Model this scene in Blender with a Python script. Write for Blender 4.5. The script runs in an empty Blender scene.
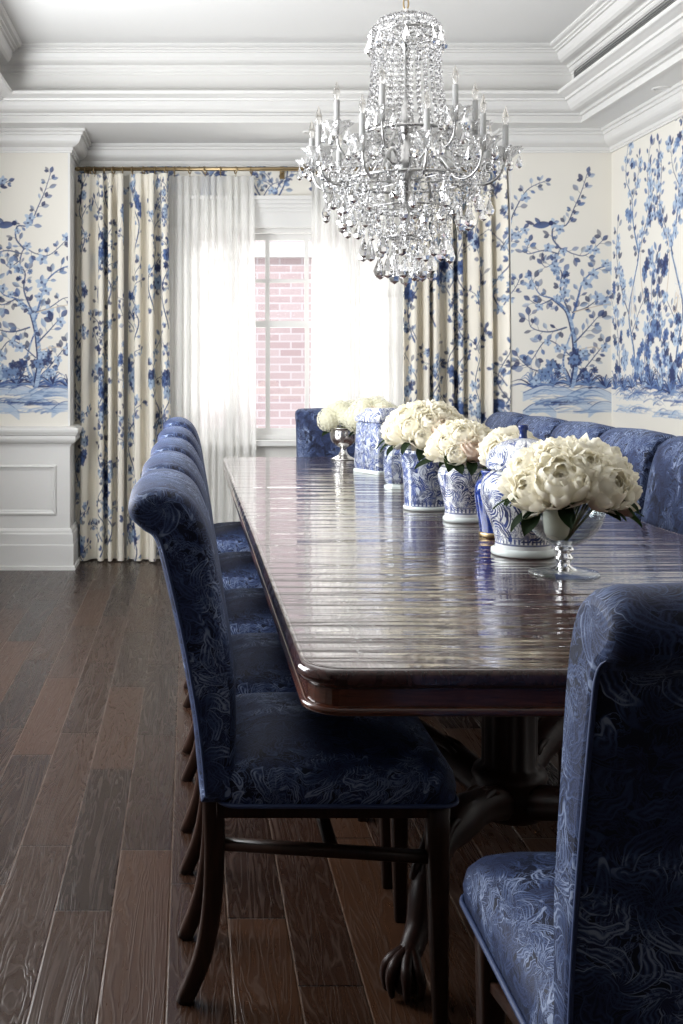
import bpy, math, random
import numpy as np
from mathutils import Vector, Matrix

PI = math.pi
random.seed(7)
rng = np.random.default_rng(11)
COL = bpy.context.scene.collection
H, F = 1.22, 1080.0            # eye height, focal length in pixels


# ------------------------------------------------------------------ helpers
def s2l(c):
    c = np.asarray(c, float) / 255.0
    return np.where(c <= 0.04045, c / 12.92, ((c + 0.055) / 1.055) ** 2.4)


def rgb(r, g, b):
    return tuple(float(v) for v in s2l((r, g, b))) + (1.0,)


def smooth_pts(pts, n=6, closed=False):
    pts = [np.array(p, float) for p in pts]
    N = len(pts)
    out = []
    rngi = range(N) if closed else range(N - 1)
    for i in rngi:
        p0 = pts[(i - 1) % N] if closed or i > 0 else pts[i]
        p1 = pts[i]
        p2 = pts[(i + 1) % N]
        p3 = pts[(i + 2) % N] if closed or i + 2 < N else pts[(i + 1) % N]
        for k in range(n):
            t = k / n
            out.append(0.5 * ((2 * p1) + (-p0 + p2) * t + (2 * p0 - 5 * p1 + 4 * p2 - p3) * t * t
                              + (-p0 + 3 * p1 - 3 * p2 + p3) * t ** 3))
    if not closed:
        out.append(pts[-1])
    return out


class MB:
    def __init__(self):
        self.v, self.f, self.s = [], [], []

    def add(self, verts, faces, smooth=False):
        b = len(self.v)
        self.v.extend([tuple(map(float, p)) for p in verts])
        for f in faces:
            self.f.append([i + b for i in f])
            self.s.append(smooth)
        return self

    def box(self, a, b):
        x0, y0, z0 = a
        x1, y1, z1 = b
        v = [(x0, y0, z0), (x1, y0, z0), (x1, y1, z0), (x0, y1, z0), (x0, y0, z1), (x1, y0, z1), (x1, y1, z1), (x0, y1, z1)]
        return self.add(v, [(0, 3, 2, 1), (4, 5, 6, 7), (0, 1, 5, 4), (1, 2, 6, 5), (2, 3, 7, 6), (3, 0, 4, 7)])

    def quad(self, a, b, c, d):
        return self.add([a, b, c, d], [(0, 1, 2, 3)])

    def loft(self, secs, closed=True, cap0=False, cap1=False, smooth=True):
        n = len(secs[0])
        v = [p for s in secs for p in s]
        f = []
        for i in range(len(secs) - 1):
            for j in range(n if closed else n - 1):
                k = (j + 1) % n
                f.append((i * n + j, i * n + k, (i + 1) * n + k, (i + 1) * n + j))
        b = len(self.v)
        self.add(v, f, smooth)
        if cap0:
            self.f.append([b + j for j in reversed(range(n))]); self.s.append(False)
        if cap1:
            self.f.append([b + (len(secs) - 1) * n + j for j in range(n)]); self.s.append(False)
        return self

    def lathe(self, prof, n=32, c=(0, 0, 0), smooth=True, cap0=False, cap1=False, phase=0.0):
        secs = []
        for r, z in prof:
            secs.append([(c[0] + r * math.cos(2 * PI * j / n + phase), c[1] + r * math.sin(2 * PI * j / n + phase), c[2] + z) for j in range(n)])
        return self.loft(secs, True, cap0, cap1, smooth)

    def tube(self, path, rad, n=8, closed=False, cap=True, smooth=True, square=None):
        path = [Vector(p) for p in path]
        N = len(path)
        secs = []
        ref = Vector((0, 0, 1))
        t0 = (path[1] - path[0]).normalized()
        if abs(t0.dot(ref)) > 0.9:
            ref = Vector((1, 0, 0))
        nrm = (ref - t0 * ref.dot(t0)).normalized()
        for i, p in enumerate(path):
            if closed:
                t = (path[(i + 1) % N] - path[i - 1]).normalized()
            else:
                t = (path[min(i + 1, N - 1)] - path[max(i - 1, 0)]).normalized()
            nrm = (nrm - t * nrm.dot(t)).normalized()
            bn = t.cross(nrm)
            r = rad[i] if hasattr(rad, '__len__') else rad
            if square is not None:
                q = square
                secs.append([p + nrm * (r * a) + bn * (r * q * b) for a, b in ((1, .7), (.7, 1), (-.7, 1), (-1, .7), (-1, -.7), (-.7, -1), (.7, -1), (1, -.7))])
            else:
                secs.append([p + nrm * (r * math.cos(2 * PI * j / n)) + bn * (r * math.sin(2 * PI * j / n)) for j in range(n)])
        if closed:
            secs.append(secs[0])
        return self.loft(secs, True, cap and not closed, cap and not closed, smooth)

    def sphere(self, c, r, n=10, m=7, sc=(1, 1, 1)):
        secs = []
        for i in range(m + 1):
            a = -PI / 2 + PI * i / m
            secs.append([(c[0] + sc[0] * r * math.cos(a) * math.cos(2 * PI * j / n), c[1] + sc[1] * r * math.cos(a) * math.sin(2 * PI * j / n), c[2] + sc[2] * r * math.sin(a)) for j in range(n)])
        return self.loft(secs)

    def sweep(self, prof, path, closed=False):
        """profile (offset to the left of the path, z) swept along a plan polyline with mitred corners"""
        P = [Vector(p) for p in path]
        N = len(P)
        secs = []
        for i in range(N):
            dirs = []
            if closed or i > 0:
                dirs.append((P[i] - P[i - 1]).normalized())
            if closed or i < N - 1:
                dirs.append((P[(i + 1) % N] - P[i]).normalized())
            ns = [Vector((-d.y, d.x)) for d in dirs]
            m = ns[0] if len(ns) == 1 else (ns[0] + ns[1]) / (1 + ns[0].dot(ns[1]))
            secs.append([(P[i].x + m.x * o, P[i].y + m.y * o, z) for o, z in prof])
        if closed:
            secs.append(secs[0])
        return self.loft(secs, closed=False, smooth=False)

    def build(self, name, mat, parent=None, uv=None, kind=None, colors=None):
        me = bpy.data.meshes.new(name)
        me.from_pydata(self.v, [], self.f)
        me.polygons.foreach_set('use_smooth', self.s)
        if uv == 'box':
            lay = me.uv_layers.new(name='UVMap')
            co = np.array(self.v)
            for p in me.polygons:
                n = p.normal
                ax = max(range(3), key=lambda k: abs(n[k]))
                for li in p.loop_indices:
                    x, y, z = co[me.loops[li].vertex_index]
                    lay.data[li].uv = [(y + .31, z + .17), (x + .77, z + .53), (x + .13, y + .41)][ax]
        elif uv is not None:
            lay = me.uv_layers.new(name='UVMap')
            li = np.zeros(len(me.loops), dtype=np.int32)
            me.loops.foreach_get('vertex_index', li)
            lay.data.foreach_set('uv', np.asarray(uv, dtype=np.float32)[li].ravel())
        if colors is not None:
            at = me.color_attributes.new('Paint', 'FLOAT_COLOR', 'POINT')
            at.data.foreach_set('color', np.asarray(colors, dtype=np.float32).ravel())
        me.materials.append(mat)
        me.validate()
        me.update()
        o = bpy.data.objects.new(name, me)
        COL.objects.link(o)
        if parent is not None:
            o.parent = parent
        if kind:
            o['kind'] = kind
        return o


def tag(o, label, cat, group=None):
    o['label'] = label
    o['category'] = cat
    if group:
        o['group'] = group
    return o


def thing(name, label, cat, loc=(0, 0, 0), rz=0.0, group=None):
    o = bpy.data.objects.new(name, None)
    COL.objects.link(o)
    o.location = loc
    o.rotation_euler = (0, 0, rz)
    o.empty_display_size = .1
    return tag(o, label, cat, group)


def dup(o, parent=None):
    c = o.copy()
    COL.objects.link(c)
    c.parent = parent
    for ch in list(o.children):
        dup(ch, c)
    return c


def rrect(x0, x1, y0, y1, z, r, n=6):
    pts = []
    for cx, cy, a0 in ((x1 - r, y1 - r, 0), (x0 + r, y1 - r, PI / 2), (x0 + r, y0 + r, PI), (x1 - r, y0 + r, 1.5 * PI)):
        for k in range(n + 1):
            a = a0 + PI / 2 * k / n
            pts.append((cx + r * math.cos(a), cy + r * math.sin(a), z))
    return pts


# ------------------------------------------------------------------ materials
class NT:
    def __init__(self, name):
        self.m = bpy.data.materials.new(name)
        self.m.use_nodes = True
        self.t = self.m.node_tree
        self.t.nodes.clear()
        self.out = self.t.nodes.new('ShaderNodeOutputMaterial')

    def n(self, typ, ins=None, **props):
        nd = self.t.nodes.new(typ)
        for k, v in props.items():
            setattr(nd, k, v)
        for k, v in (ins or {}).items():
            self.set(nd, k, v)
        return nd

    def set(self, nd, k, v):
        s = nd.inputs[k]
        if hasattr(v, 'is_output'):
            self.t.links.new(v, s)
        else:
            s.default_value = v

    def math(self, op, a, b=None, c=None, clamp=False):
        nd = self.n('ShaderNodeMath', operation=op, use_clamp=clamp)
        for i, v in enumerate((a, b, c)):
            if v is not None:
                self.set(nd, i, v)
        return nd.outputs[0]

    def vmath(self, op, a, b=None, scale=None):
        nd = self.n('ShaderNodeVectorMath', operation=op)
        self.set(nd, 0, a)
        if b is not None:
            self.set(nd, 1, b)
        if scale is not None:
            self.set(nd, 'Scale', scale)
        return nd.outputs['Value'] if op in ('LENGTH', 'DOT_PRODUCT', 'DISTANCE') else nd.outputs[0]

    def mix(self, fac, a, b, blend='MIX'):
        nd = self.n('ShaderNodeMix', data_type='RGBA', blend_type=blend)
        self.set(nd, 0, fac)
        self.set(nd, 6, a)
        self.set(nd, 7, b)
        return nd.outputs[2]

    def ramp(self, fac, stops):
        nd = self.n('ShaderNodeValToRGB')
        cr = nd.color_ramp
        while len(cr.elements) > 1:
            cr.elements.remove(cr.elements[0])
        cr.elements[0].position, cr.elements[0].color = stops[0]
        for p, c in stops[1:]:
            e = cr.elements.new(p)
            e.color = c
        self.set(nd, 0, fac)
        return nd.outputs[0]

    def smooth(self, x, a, b):
        nd = self.n('ShaderNodeMapRange', interpolation_type='SMOOTHSTEP')
        self.set(nd, 0, x); self.set(nd, 1, a); self.set(nd, 2, b)
        return nd.outputs[0]

    def noise(self, vec, scale, detail=3, rough=.5, dist=0.0, dims='3D'):
        nd = self.n('ShaderNodeTexNoise', {'Vector': vec, 'Scale': scale, 'Detail': detail, 'Roughness': rough, 'Distortion': dist}, noise_dimensions=dims)
        return nd

    def bump(self, h, strength=.2, dist=.01):
        return self.n('ShaderNodeBump', {'Height': h, 'Strength': strength, 'Distance': dist}).outputs[0]

    def pbsdf(self, **ins):
        nd = self.n('ShaderNodeBsdfPrincipled')
        for k, v in ins.items():
            self.set(nd, k.replace('_', ' '), v)
        self.t.links.new(nd.outputs[0], self.out.inputs[0])
        return nd


def paint(name, col, rough=.5, bump=.04, nscale=60):
    t = NT(name)
    tc = t.n('ShaderNodeTexCoord').outputs['Object']
    nz = t.noise(tc, nscale, 4)
    c = t.mix(.05, col, nz.outputs['Color'], 'OVERLAY')
    t.pbsdf(Base_Color=c, Roughness=rough, Normal=t.bump(nz.outputs[0], bump, .004))
    return t.m


def painted(name, rough=.75, translucent=0.0):
    """colour painted on the surface's own vertices"""
    t = NT(name)
    a = t.n('ShaderNodeVertexColor', layer_name='Paint').outputs[0]
    tc = t.n('ShaderNodeTexCoord').outputs['Object']
    w = t.noise(tc, 300, 2).outputs[0]
    p = t.pbsdf(Base_Color=a, Roughness=rough, Normal=t.bump(w, .06, .002))
    if translucent:
        tr = t.n('ShaderNodeBsdfTranslucent', {'Color': a})
        mx = t.n('ShaderNodeMixShader', {0: translucent, 1: p.outputs[0], 2: tr.outputs[0]})
        t.t.links.new(mx.outputs[0], t.out.inputs[0])
    return t.m


def floral_value(t, uv, scale, lobes, warp=.035, swirl=2.5):
    """one leafy rosette per cell, veined and randomly turned"""
    wn = t.noise(uv, 9.0, 3, .6, 0.6, '2D').outputs['Color']
    wv = t.vmath('SUBTRACT', wn, (.5, .5, .5))
    uvw = t.vmath('ADD', uv, t.vmath('SCALE', wv, scale=warp * 2))
    vo = t.n('ShaderNodeTexVoronoi', {'Vector': uvw, 'Scale': scale, 'Randomness': .8}, voronoi_dimensions='2D')
    loc = t.vmath('SCALE', t.vmath('SUBTRACT', uvw, vo.outputs['Position']), scale=scale)
    sp = t.n('ShaderNodeSeparateXYZ', {0: loc})
    sc = t.n('ShaderNodeSeparateColor', {0: vo.outputs['Color']})
    r = t.math('SQRT', t.math('ADD', t.math('MULTIPLY', sp.outputs[0], sp.outputs[0]), t.math('MULTIPLY', sp.outputs[1], sp.outputs[1])))
    ang = t.math('ARCTAN2', sp.outputs[1], sp.outputs[0])
    ang = t.math('ADD', t.math('ADD', ang, t.math('MULTIPLY', sc.outputs[0], 6.28)), t.math('MULTIPLY', r, swirl))
    lob = t.math('ABSOLUTE', t.math('COSINE', t.math('MULTIPLY', ang, lobes / 2)))
    edge = t.math('MULTIPLY_ADD', lob, .52, .1)
    inside = t.smooth(t.math('SUBTRACT', edge, r), 0.0, .09)
    rim = t.math('SUBTRACT', 1.0, t.smooth(t.math('ABSOLUTE', t.math('SUBTRACT', edge, r)), .015, .06))
    vein = t.math('MULTIPLY_ADD', t.math('SINE', t.math('MULTIPLY_ADD', ang, lobes * 4, t.math('MULTIPLY', r, 16))), .5, .5)
    grad = t.math('MULTIPLY_ADD', r, 1.3, .25, clamp=True)
    body = t.math('MULTIPLY', t.math('MULTIPLY', inside, t.math('MULTIPLY_ADD', vein, .65, .15)), grad)
    return t.math('MAXIMUM', body, t.math('MULTIPLY', rim, .7)), uvw


def velvet(name):
    t = NT(name)
    uv = t.n('ShaderNodeUVMap').outputs[0]
    a, uvw = floral_value(t, uv, 10.5, 5, .026)
    uv2 = t.vmath('ADD', uv, (3.37, 1.91, 0))
    b, _ = floral_value(t, uv2, 13.0, 4, .03, 4.0)
    # brush-like streaks and scrolls
    st = t.noise(uvw, 22, 4, .65, 2.2, '2D').outputs[0]
    scroll = t.math('SUBTRACT', 1.0, t.smooth(t.math('ABSOLUTE', t.math('SUBTRACT', st, .5)), .008, .035))
    blot = t.smooth(t.noise(uv, 5.5, 2, .5, .5, '2D').outputs[0], .40, .62)
    v = t.math('MAXIMUM', t.math('MULTIPLY', a, 1.0), t.math('MULTIPLY', b, .7))
    v = t.math('MAXIMUM', v, t.math('MULTIPLY', scroll, .55))
    v = t.math('MULTIPLY', v, t.math('MULTIPLY_ADD', blot, .6, .42))
    v = t.math('MULTIPLY', v, t.math('MULTIPLY_ADD', st, 1.3, .5))
    col = t.ramp(v, [(0.0, (.005, .0075, .024, 1)), (.16, (.014, .021, .062, 1)), (.46, (.045, .072, .165, 1)), (.80, (.24, .29, .42, 1))])
    fine = t.noise(uv, 420, 2, .5, 0, '2D').outputs[0]
    h = t.math('ADD', t.math('MULTIPLY', v, .6), t.math('MULTIPLY', fine, .3))
    t.pbsdf(Base_Color=col, Roughness=.62, Specular_IOR_Level=.25, Sheen_Weight=.12, Sheen_Roughness=.35, Sheen_Tint=(.48, .62, 1.0, 1), Normal=t.bump(h, .25, .004))
    return t.m


def wood(name, c0, c1, rough=.25, coat=.5, axis=(1, 12, 12), scale=4, spec=.5):
    t = NT(name)
    tc = t.n('ShaderNodeTexCoord').outputs['Object']
    mp = t.n('ShaderNodeMapping', {0: tc, 3: axis}).outputs[0]
    nz = t.noise(mp, scale, 6, .6, .8)
    col = t.ramp(nz.outputs[0], [(.3, c0), (.7, c1)])
    t.pbsdf(Base_Color=col, Roughness=rough, Specular_IOR_Level=spec, Coat_Weight=coat, Coat_Roughness=.1, Normal=t.bump(nz.outputs[0], .05, .002))
    return t.m


def tabletop_mat():
    t = NT('polished mahogany')
    tc = t.n('ShaderNodeTexCoord').outputs['Object']
    mp = t.n('ShaderNodeMapping', {0: tc, 3: (14, 1.2, 6)}).outputs[0]
    g = t.noise(mp, 3.0, 7, .62, 1.2)
    col = t.ramp(g.outputs[0], [(.25, (.018, .007, .007, 1)), (.55, (.050, .019, .018, 1)), (.8, (.10, .040, .032, 1))])
    m2 = t.n('ShaderNodeMapping', {0: tc, 3: (1.3, 17, 1)}).outputs[0]
    r1 = t.noise(m2, 1.0, 2, .45, .35).outputs[0]
    m3 = t.n('ShaderNodeMapping', {0: tc, 3: (2.5, 50, 1)}).outputs[0]
    r2 = t.noise(m3, 1.0, 2, .5, .2).outputs[0]
    h = t.math('ADD', r1, t.math('MULTIPLY', r2, .16))
    t.pbsdf(Base_Color=col, Roughness=.2, Specular_IOR_Level=.35, Coat_Weight=.95, Coat_Roughness=.03, Coat_IOR=1.5,
            Normal=t.bump(h, .9, .0075), Coat_Normal=t.bump(h, .9, .0075))
    return t.m


def floor_mat():
    t = NT('dark oak planks')
    tc = t.n('ShaderNodeTexCoord').outputs['Object']
    s = t.n('ShaderNodeSeparateXYZ', {0: tc})
    W, L = .13, .86
    xs = t.math('DIVIDE', t.math('ADD', s.outputs[0], 2.646), W)
    ci = t.math('FLOOR', xs)
    cf = t.math('FRACT', xs)
    rc = t.n('ShaderNodeTexWhiteNoise', {'W': ci}, noise_dimensions='1D').outputs['Value']
    ys = t.math('ADD', t.math('DIVIDE', s.outputs[1], L), t.math('MULTIPLY', rc, 7.0))
    ri = t.math('FLOOR', ys)
    rf = t.math('FRACT', ys)
    idv = t.n('ShaderNodeCombineXYZ', {0: ci, 1: ri}).outputs[0]
    wn = t.n('ShaderNodeTexWhiteNoise', {'Vector': idv}, noise_dimensions='2D')
    rnd = wn.outputs['Value']
    # grain, shifted plank by plank
    off = t.vmath('SCALE', wn.outputs['Color'], scale=9.0)
    gv = t.vmath('ADD', tc, off)
    mp = t.n('ShaderNodeMapping', {0: gv, 3: (11, .9, 1)}).outputs[0]
    cath = t.noise(mp, 1.6, 3, .5, .6).outputs[0]
    rings = t.math('FRACT', t.math('MULTIPLY', cath, 13.0))
    ringv = t.math('ABSOLUTE', t.math('MULTIPLY_ADD', rings, 2.0, -1.0))
    mp2 = t.n('ShaderNodeMapping', {0: gv, 3: (140, 4, 1)}).outputs[0]
    fib = t.noise(mp2, 1.0, 3, .6).outputs[0]
    grain = t.math('MULTIPLY_ADD', ringv, .55, t.math('MULTIPLY', fib, .6))
    base = t.ramp(rnd, [(0.0, (.013, .0068, .0048, 1)), (.35, (.026, .0118, .007, 1)), (.7, (.038, .0168, .009, 1)), (1.0, (.052, .0225, .011, 1))])
    col = t.mix(t.math('MULTIPLY', grain, .75, clamp=True), base, t.mix(.5, base, (.012, .008, .007, 1)))
    col = t.mix(t.math('MULTIPLY', t.smooth(ringv, .72, 1.0), .4), col, (.085, .055, .042, 1))
    ex = t.math('MULTIPLY', t.math('MINIMUM', cf, t.math('SUBTRACT', 1.0, cf)), W)
    ey = t.math('MULTIPLY', t.math('MINIMUM', rf, t.math('SUBTRACT', 1.0, rf)), L)
    gx = t.math('SUBTRACT', 1.0, t.smooth(ex, .0006, .0022))
    gy = t.math('SUBTRACT', 1.0, t.smooth(ey, .0012, .0035))
    col = t.mix(t.math('MULTIPLY', gx, .55), col, (.14, .095, .07, 1))
    col = t.mix(gy, col, (.003, .002, .002, 1))
    rough = t.math('MULTIPLY_ADD', grain, .15, t.math('MULTIPLY_ADD', rnd, .06, .17))
    edge = t.math('MULTIPLY', t.math('MINIMUM', t.smooth(ex, .0, .004), t.smooth(ey, .0, .004)), 1.0)
    h = t.math('ADD', t.math('MULTIPLY', edge, 1.2), t.math('MULTIPLY_ADD', t.smooth(ringv, .5, 1.0), .35, t.math('MULTIPLY', fib, .35)))
    h = t.math('ADD', h, t.math('MULTIPLY', t.noise(tc, 7, 2).outputs[0], .5))
    t.pbsdf(Base_Color=col, Roughness=rough, Specular_IOR_Level=.3, Coat_Weight=.06, Coat_Roughness=.2, Normal=t.bump(h, .55, .0022))
    return t.m


def metal(name, col, rough=.25):
    t = NT(name)
    tc = t.n('ShaderNodeTexCoord').outputs['Object']
    nz = t.noise(tc, 25, 3)
    r = t.math('MULTIPLY_ADD', nz.outputs[0], .15, rough - .07)
    t.pbsdf(Base_Color=col, Metallic=1.0, Roughness=r)
    return t.m


def glass_mat(name, col=(1, 1, 1, 1), rough=.0, ior=1.48):
    t = NT(name)
    tc = t.n('ShaderNodeTexCoord').outputs['Object']
    nz = t.noise(tc, 40, 2)
    t.pbsdf(Base_Color=col, Transmission_Weight=1.0, Roughness=rough, IOR=ior, Normal=t.bump(nz.outputs[0], .03, .002))
    return t.m


def clear_glass(name, col=(1, 1, 1, 1)):
    """thin clear glass: see-through with fresnel gloss"""
    t = NT(name)
    fc = t.n('ShaderNodeLayerWeight', {'Blend': .5}).outputs['Facing']
    fr = t.math('MULTIPLY_ADD', t.math('POWER', fc, 3.0), .75, .05)
    tr = t.n('ShaderNodeBsdfTransparent', {'Color': col})
    gl = t.n('ShaderNodeBsdfGlossy', {'Color': (1, 1, 1, 1), 'Roughness': .02})
    mx = t.n('ShaderNodeMixShader', {0: fr, 1: tr.outputs[0], 2: gl.outputs[0]})
    t.t.links.new(mx.outputs[0], t.out.inputs[0])
    return t.m


def sheer_mat():
    t = NT('white sheer voile')
    tc = t.n('ShaderNodeTexCoord').outputs['Object']
    mp = t.n('ShaderNodeMapping', {0: tc, 3: (60, 60, 1.0)}).outputs[0]
    nz = t.noise(mp, 2, 3).outputs[0]
    lw = t.n('ShaderNodeLayerWeight', {'Blend': .35}).outputs['Facing']
    op = t.math('ADD', t.math('MULTIPLY_ADD', nz, .10, .74), t.math('MULTIPLY', lw, .18), clamp=True)
    df = t.n('ShaderNodeBsdfDiffuse', {'Color': (.94, .93, .90, 1)})
    tl = t.n('ShaderNodeBsdfTranslucent', {'Color': (.96, .96, .95, 1)})
    m1 = t.n('ShaderNodeMixShader', {0: .62, 1: df.outputs[0], 2: tl.outputs[0]})
    tr = t.n('ShaderNodeBsdfTransparent')
    m2 = t.n('ShaderNodeMixShader', {0: op, 1: tr.outputs[0], 2: m1.outputs[0]})
    t.t.links.new(m2.outputs[0], t.out.inputs[0])
    return t.m


def petal_mat(name, c0, c1, tcol=(.97, .93, .80, 1)):
    t = NT(name)
    tc = t.n('ShaderNodeTexCoord').outputs['Object']
    nz = t.noise(tc, 30, 3).outputs[0]
    col = t.mix(nz, c0, c1)
    p = t.n('ShaderNodeBsdfPrincipled', {'Base Color': col, 'Roughness': .6, 'Specular IOR Level': .2})
    tl = t.n('ShaderNodeBsdfTranslucent', {'Color': tcol})
    mx = t.n('ShaderNodeMixShader', {0: .42, 1: p.outputs[0], 2: tl.outputs[0]})
    t.t.links.new(mx.outputs[0], t.out.inputs[0])
    return t.m


def porcelain(name, z_lo, z_hi, scale=16, lobes=5, dense=.5, ground=(.86, .88, .89, 1), band=True, blue=(.008, .022, .11, 1)):
    """white glaze painted in cobalt: floral field between ruled borders"""
    t = NT(name)
    uv = t.n('ShaderNodeUVMap').outputs[0]
    a, uvw = floral_value(t, uv, scale, lobes, .02, 3.0)
    st = t.noise(uvw, scale * 2.2, 3, .6, 2.0, '2D').outputs[0]
    scroll = t.math('SUBTRACT', 1.0, t.smooth(t.math('ABSOLUTE', t.math('SUBTRACT', st, .5)), .012, .03))
    v = t.math('MAXIMUM', t.smooth(a, .20, .30), t.math('MULTIPLY', scroll, .8))
    blot = t.smooth(st, .62 - .25 * dense, .72 - .2 * dense)
    v = t.math('MAXIMUM', v, t.math('MULTIPLY', blot, .8))
    z = t.n('ShaderNodeSeparateXYZ', {0: uv}).outputs[1]
    ins = t.math('MULTIPLY', t.smooth(z, z_lo, z_lo + .003), t.math('SUBTRACT', 1.0, t.smooth(z, z_hi - .003, z_hi)))
    v = t.math('MULTIPLY', v, ins)
    if band:
        for zz, w in ((z_lo - .006, .0022), (z_lo + .012, .0014), (z_hi + .005, .002), (z_hi - .014, .0014)):
            ln = t.math('SUBTRACT', 1.0, t.smooth(t.math('ABSOLUTE', t.math('SUBTRACT', z, zz)), w * .7, w * 1.3))
            v = t.math('MAXIMUM', v, t.math('MULTIPLY', ln, .85))
        u = t.n('ShaderNodeSeparateXYZ', {0: uv}).outputs[0]
        fret = t.smooth(t.math('SINE', t.math('MULTIPLY', u, 2 * PI / .016)), .0, .3)
        inb = t.math('SUBTRACT', 1.0, t.smooth(t.math('ABSOLUTE', t.math('SUBTRACT', z, z_lo + .003)), .006, .007))
        v = t.math('MAXIMUM', v, t.math('MULTIPLY', t.math('MULTIPLY', fret, inb), .9))
    tone = t.noise(uv, 30, 3, .6, 0, '2D').outputs[0]
    bl = t.mix(t.smooth(tone, .35, .65), blue, tuple(min(1, c * 2.4) for c in blue[:3]) + (1,))
    col = t.mix(t.math('MULTIPLY', v, .95, clamp=True), ground, bl)
    t.pbsdf(Base_Color=col, Roughness=.12, Coat_Weight=.6, Coat_Roughness=.03)
    return t.m


M = {}
M['trim'] = paint('white woodwork paint', (.71, .70, .68, 1), .42, .02)
M['ceiling'] = paint('ceiling paint', (.74, .735, .72, 1), .8, .03)
M['plain'] = paint('plain wall paint', (.68, .665, .63, 1), .8, .03)
M['dim'] = paint('darkened wall paint', (.10, .09, .085, 1), .6, .03)  # wall behind the viewer, darkened so less light bounces onto the chairs
M['paper'] = painted('hand painted mural paper', .8)
M['drape'] = painted('printed linen drape', .85, .12)
M['velvet'] = velvet('blue damask velvet')
M['piping'] = paint('blue velvet piping', (.03, .05, .13, 1), .6, .1)
M['leg'] = wood('dark walnut legs', (.012, .005, .0033, 1), (.036, .015, .009, 1), .38, .0, (14, 14, 1.5), 4, .3)
M['top'] = tabletop_mat()
M['apron'] = wood('mahogany apron', (.045, .012, .006, 1), (.12, .034, .016, 1), .22, .7, (3, 3, 30))
M['pedestal'] = wood('mahogany pedestal', (.010, .0038, .0028, 1), (.026, .009, .0055, 1), .42, .0, (12, 12, 2), 4, .22)
M['floor'] = floor_mat()
M['brass'] = metal('aged brass', (.36, .27, .15, 1), .35)
M['silver'] = metal('antique silver', (.72, .71, .69, 1), .22)
M['chrome'] = metal('chandelier silver', (.46, .455, .45, 1), .28)
M['darkmetal'] = metal('grey vent metal', (.38, .38, .375, 1), .5)
M['crystal'] = glass_mat('cut crystal', (.84, .84, .85, 1), 0.02, 1.5)
t = NT('pressed crystal cups')
lw_ = t.n('ShaderNodeLayerWeight', {'Blend': .4}).outputs['Facing']
d_ = t.n('ShaderNodeBsdfDiffuse', {'Color': (.70, .70, .69, 1)})
tl_ = t.n('ShaderNodeBsdfTranslucent', {'Color': (.75, .75, .74, 1)})
g_ = t.n('ShaderNodeBsdfGlossy', {'Roughness': .08})
x_ = t.n('ShaderNodeBsdfTransparent')
a1 = t.n('ShaderNodeMixShader', {0: .5, 1: d_.outputs[0], 2: tl_.outputs[0]})
a2 = t.n('ShaderNodeMixShader', {0: t.math('MULTIPLY_ADD', lw_, .5, .3), 1: a1.outputs[0], 2: g_.outputs[0]})
a3 = t.n('ShaderNodeMixShader', {0: t.math('MULTIPLY_ADD', lw_, .45, .28), 1: x_.outputs[0], 2: a2.outputs[0]})
t.t.links.new(a3.outputs[0], t.out.inputs[0])
M['frost'] = t.m
M['bulb'] = glass_mat('clear bulb glass', (1, .98, .95, 1), 0.0, 1.3)
M['candle'] = paint('grey candle sleeve', (.36, .36, .355, 1), .5, .01)
M['pane'] = clear_glass('window pane glass')
M['bowl'] = clear_glass('clear bowl glass', (.86, .885, .89, 1))
M['sheer'] = sheer_mat()
M['cream'] = petal_mat('ivory petals', (.95, .90, .76, 1), (.96, .94, .86, 1))
M['pink'] = petal_mat('blush petals', (.84, .68, .57, 1), (.90, .80, .70, 1), (.9, .76, .64, 1))
M['green_white'] = petal_mat('greenish white petals', (.78, .78, .60, 1), (.88, .87, .76, 1))
M['leaf'] = petal_mat('dark green leaves', (.006, .016, .006, 1), (.016, .034, .012, 1), (.03, .06, .015, 1))
M['stem'] = paint('pale green stems', (.16, .20, .07, 1), .5, .05)
M['wick'] = paint('ivory foam collar', (.62, .56, .46, 1), .7, .1)
M['lens'] = paint('frosted lamp lens', (.55, .55, .54, 1), .3, .0)


# ------------------------------------------------------------------ hand-painted murals (numpy canvas sampled on to vertices)
INK = {'navy': s2l((38, 50, 92)), 'blue': s2l((68, 92, 142)), 'mid': s2l((108, 132, 170)), 'pale': s2l((166, 184, 206)), 'slate': s2l((84, 90, 108)),
       'tan': s2l((196, 180, 160)), 'teal': s2l((96, 132, 168))}


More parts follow.
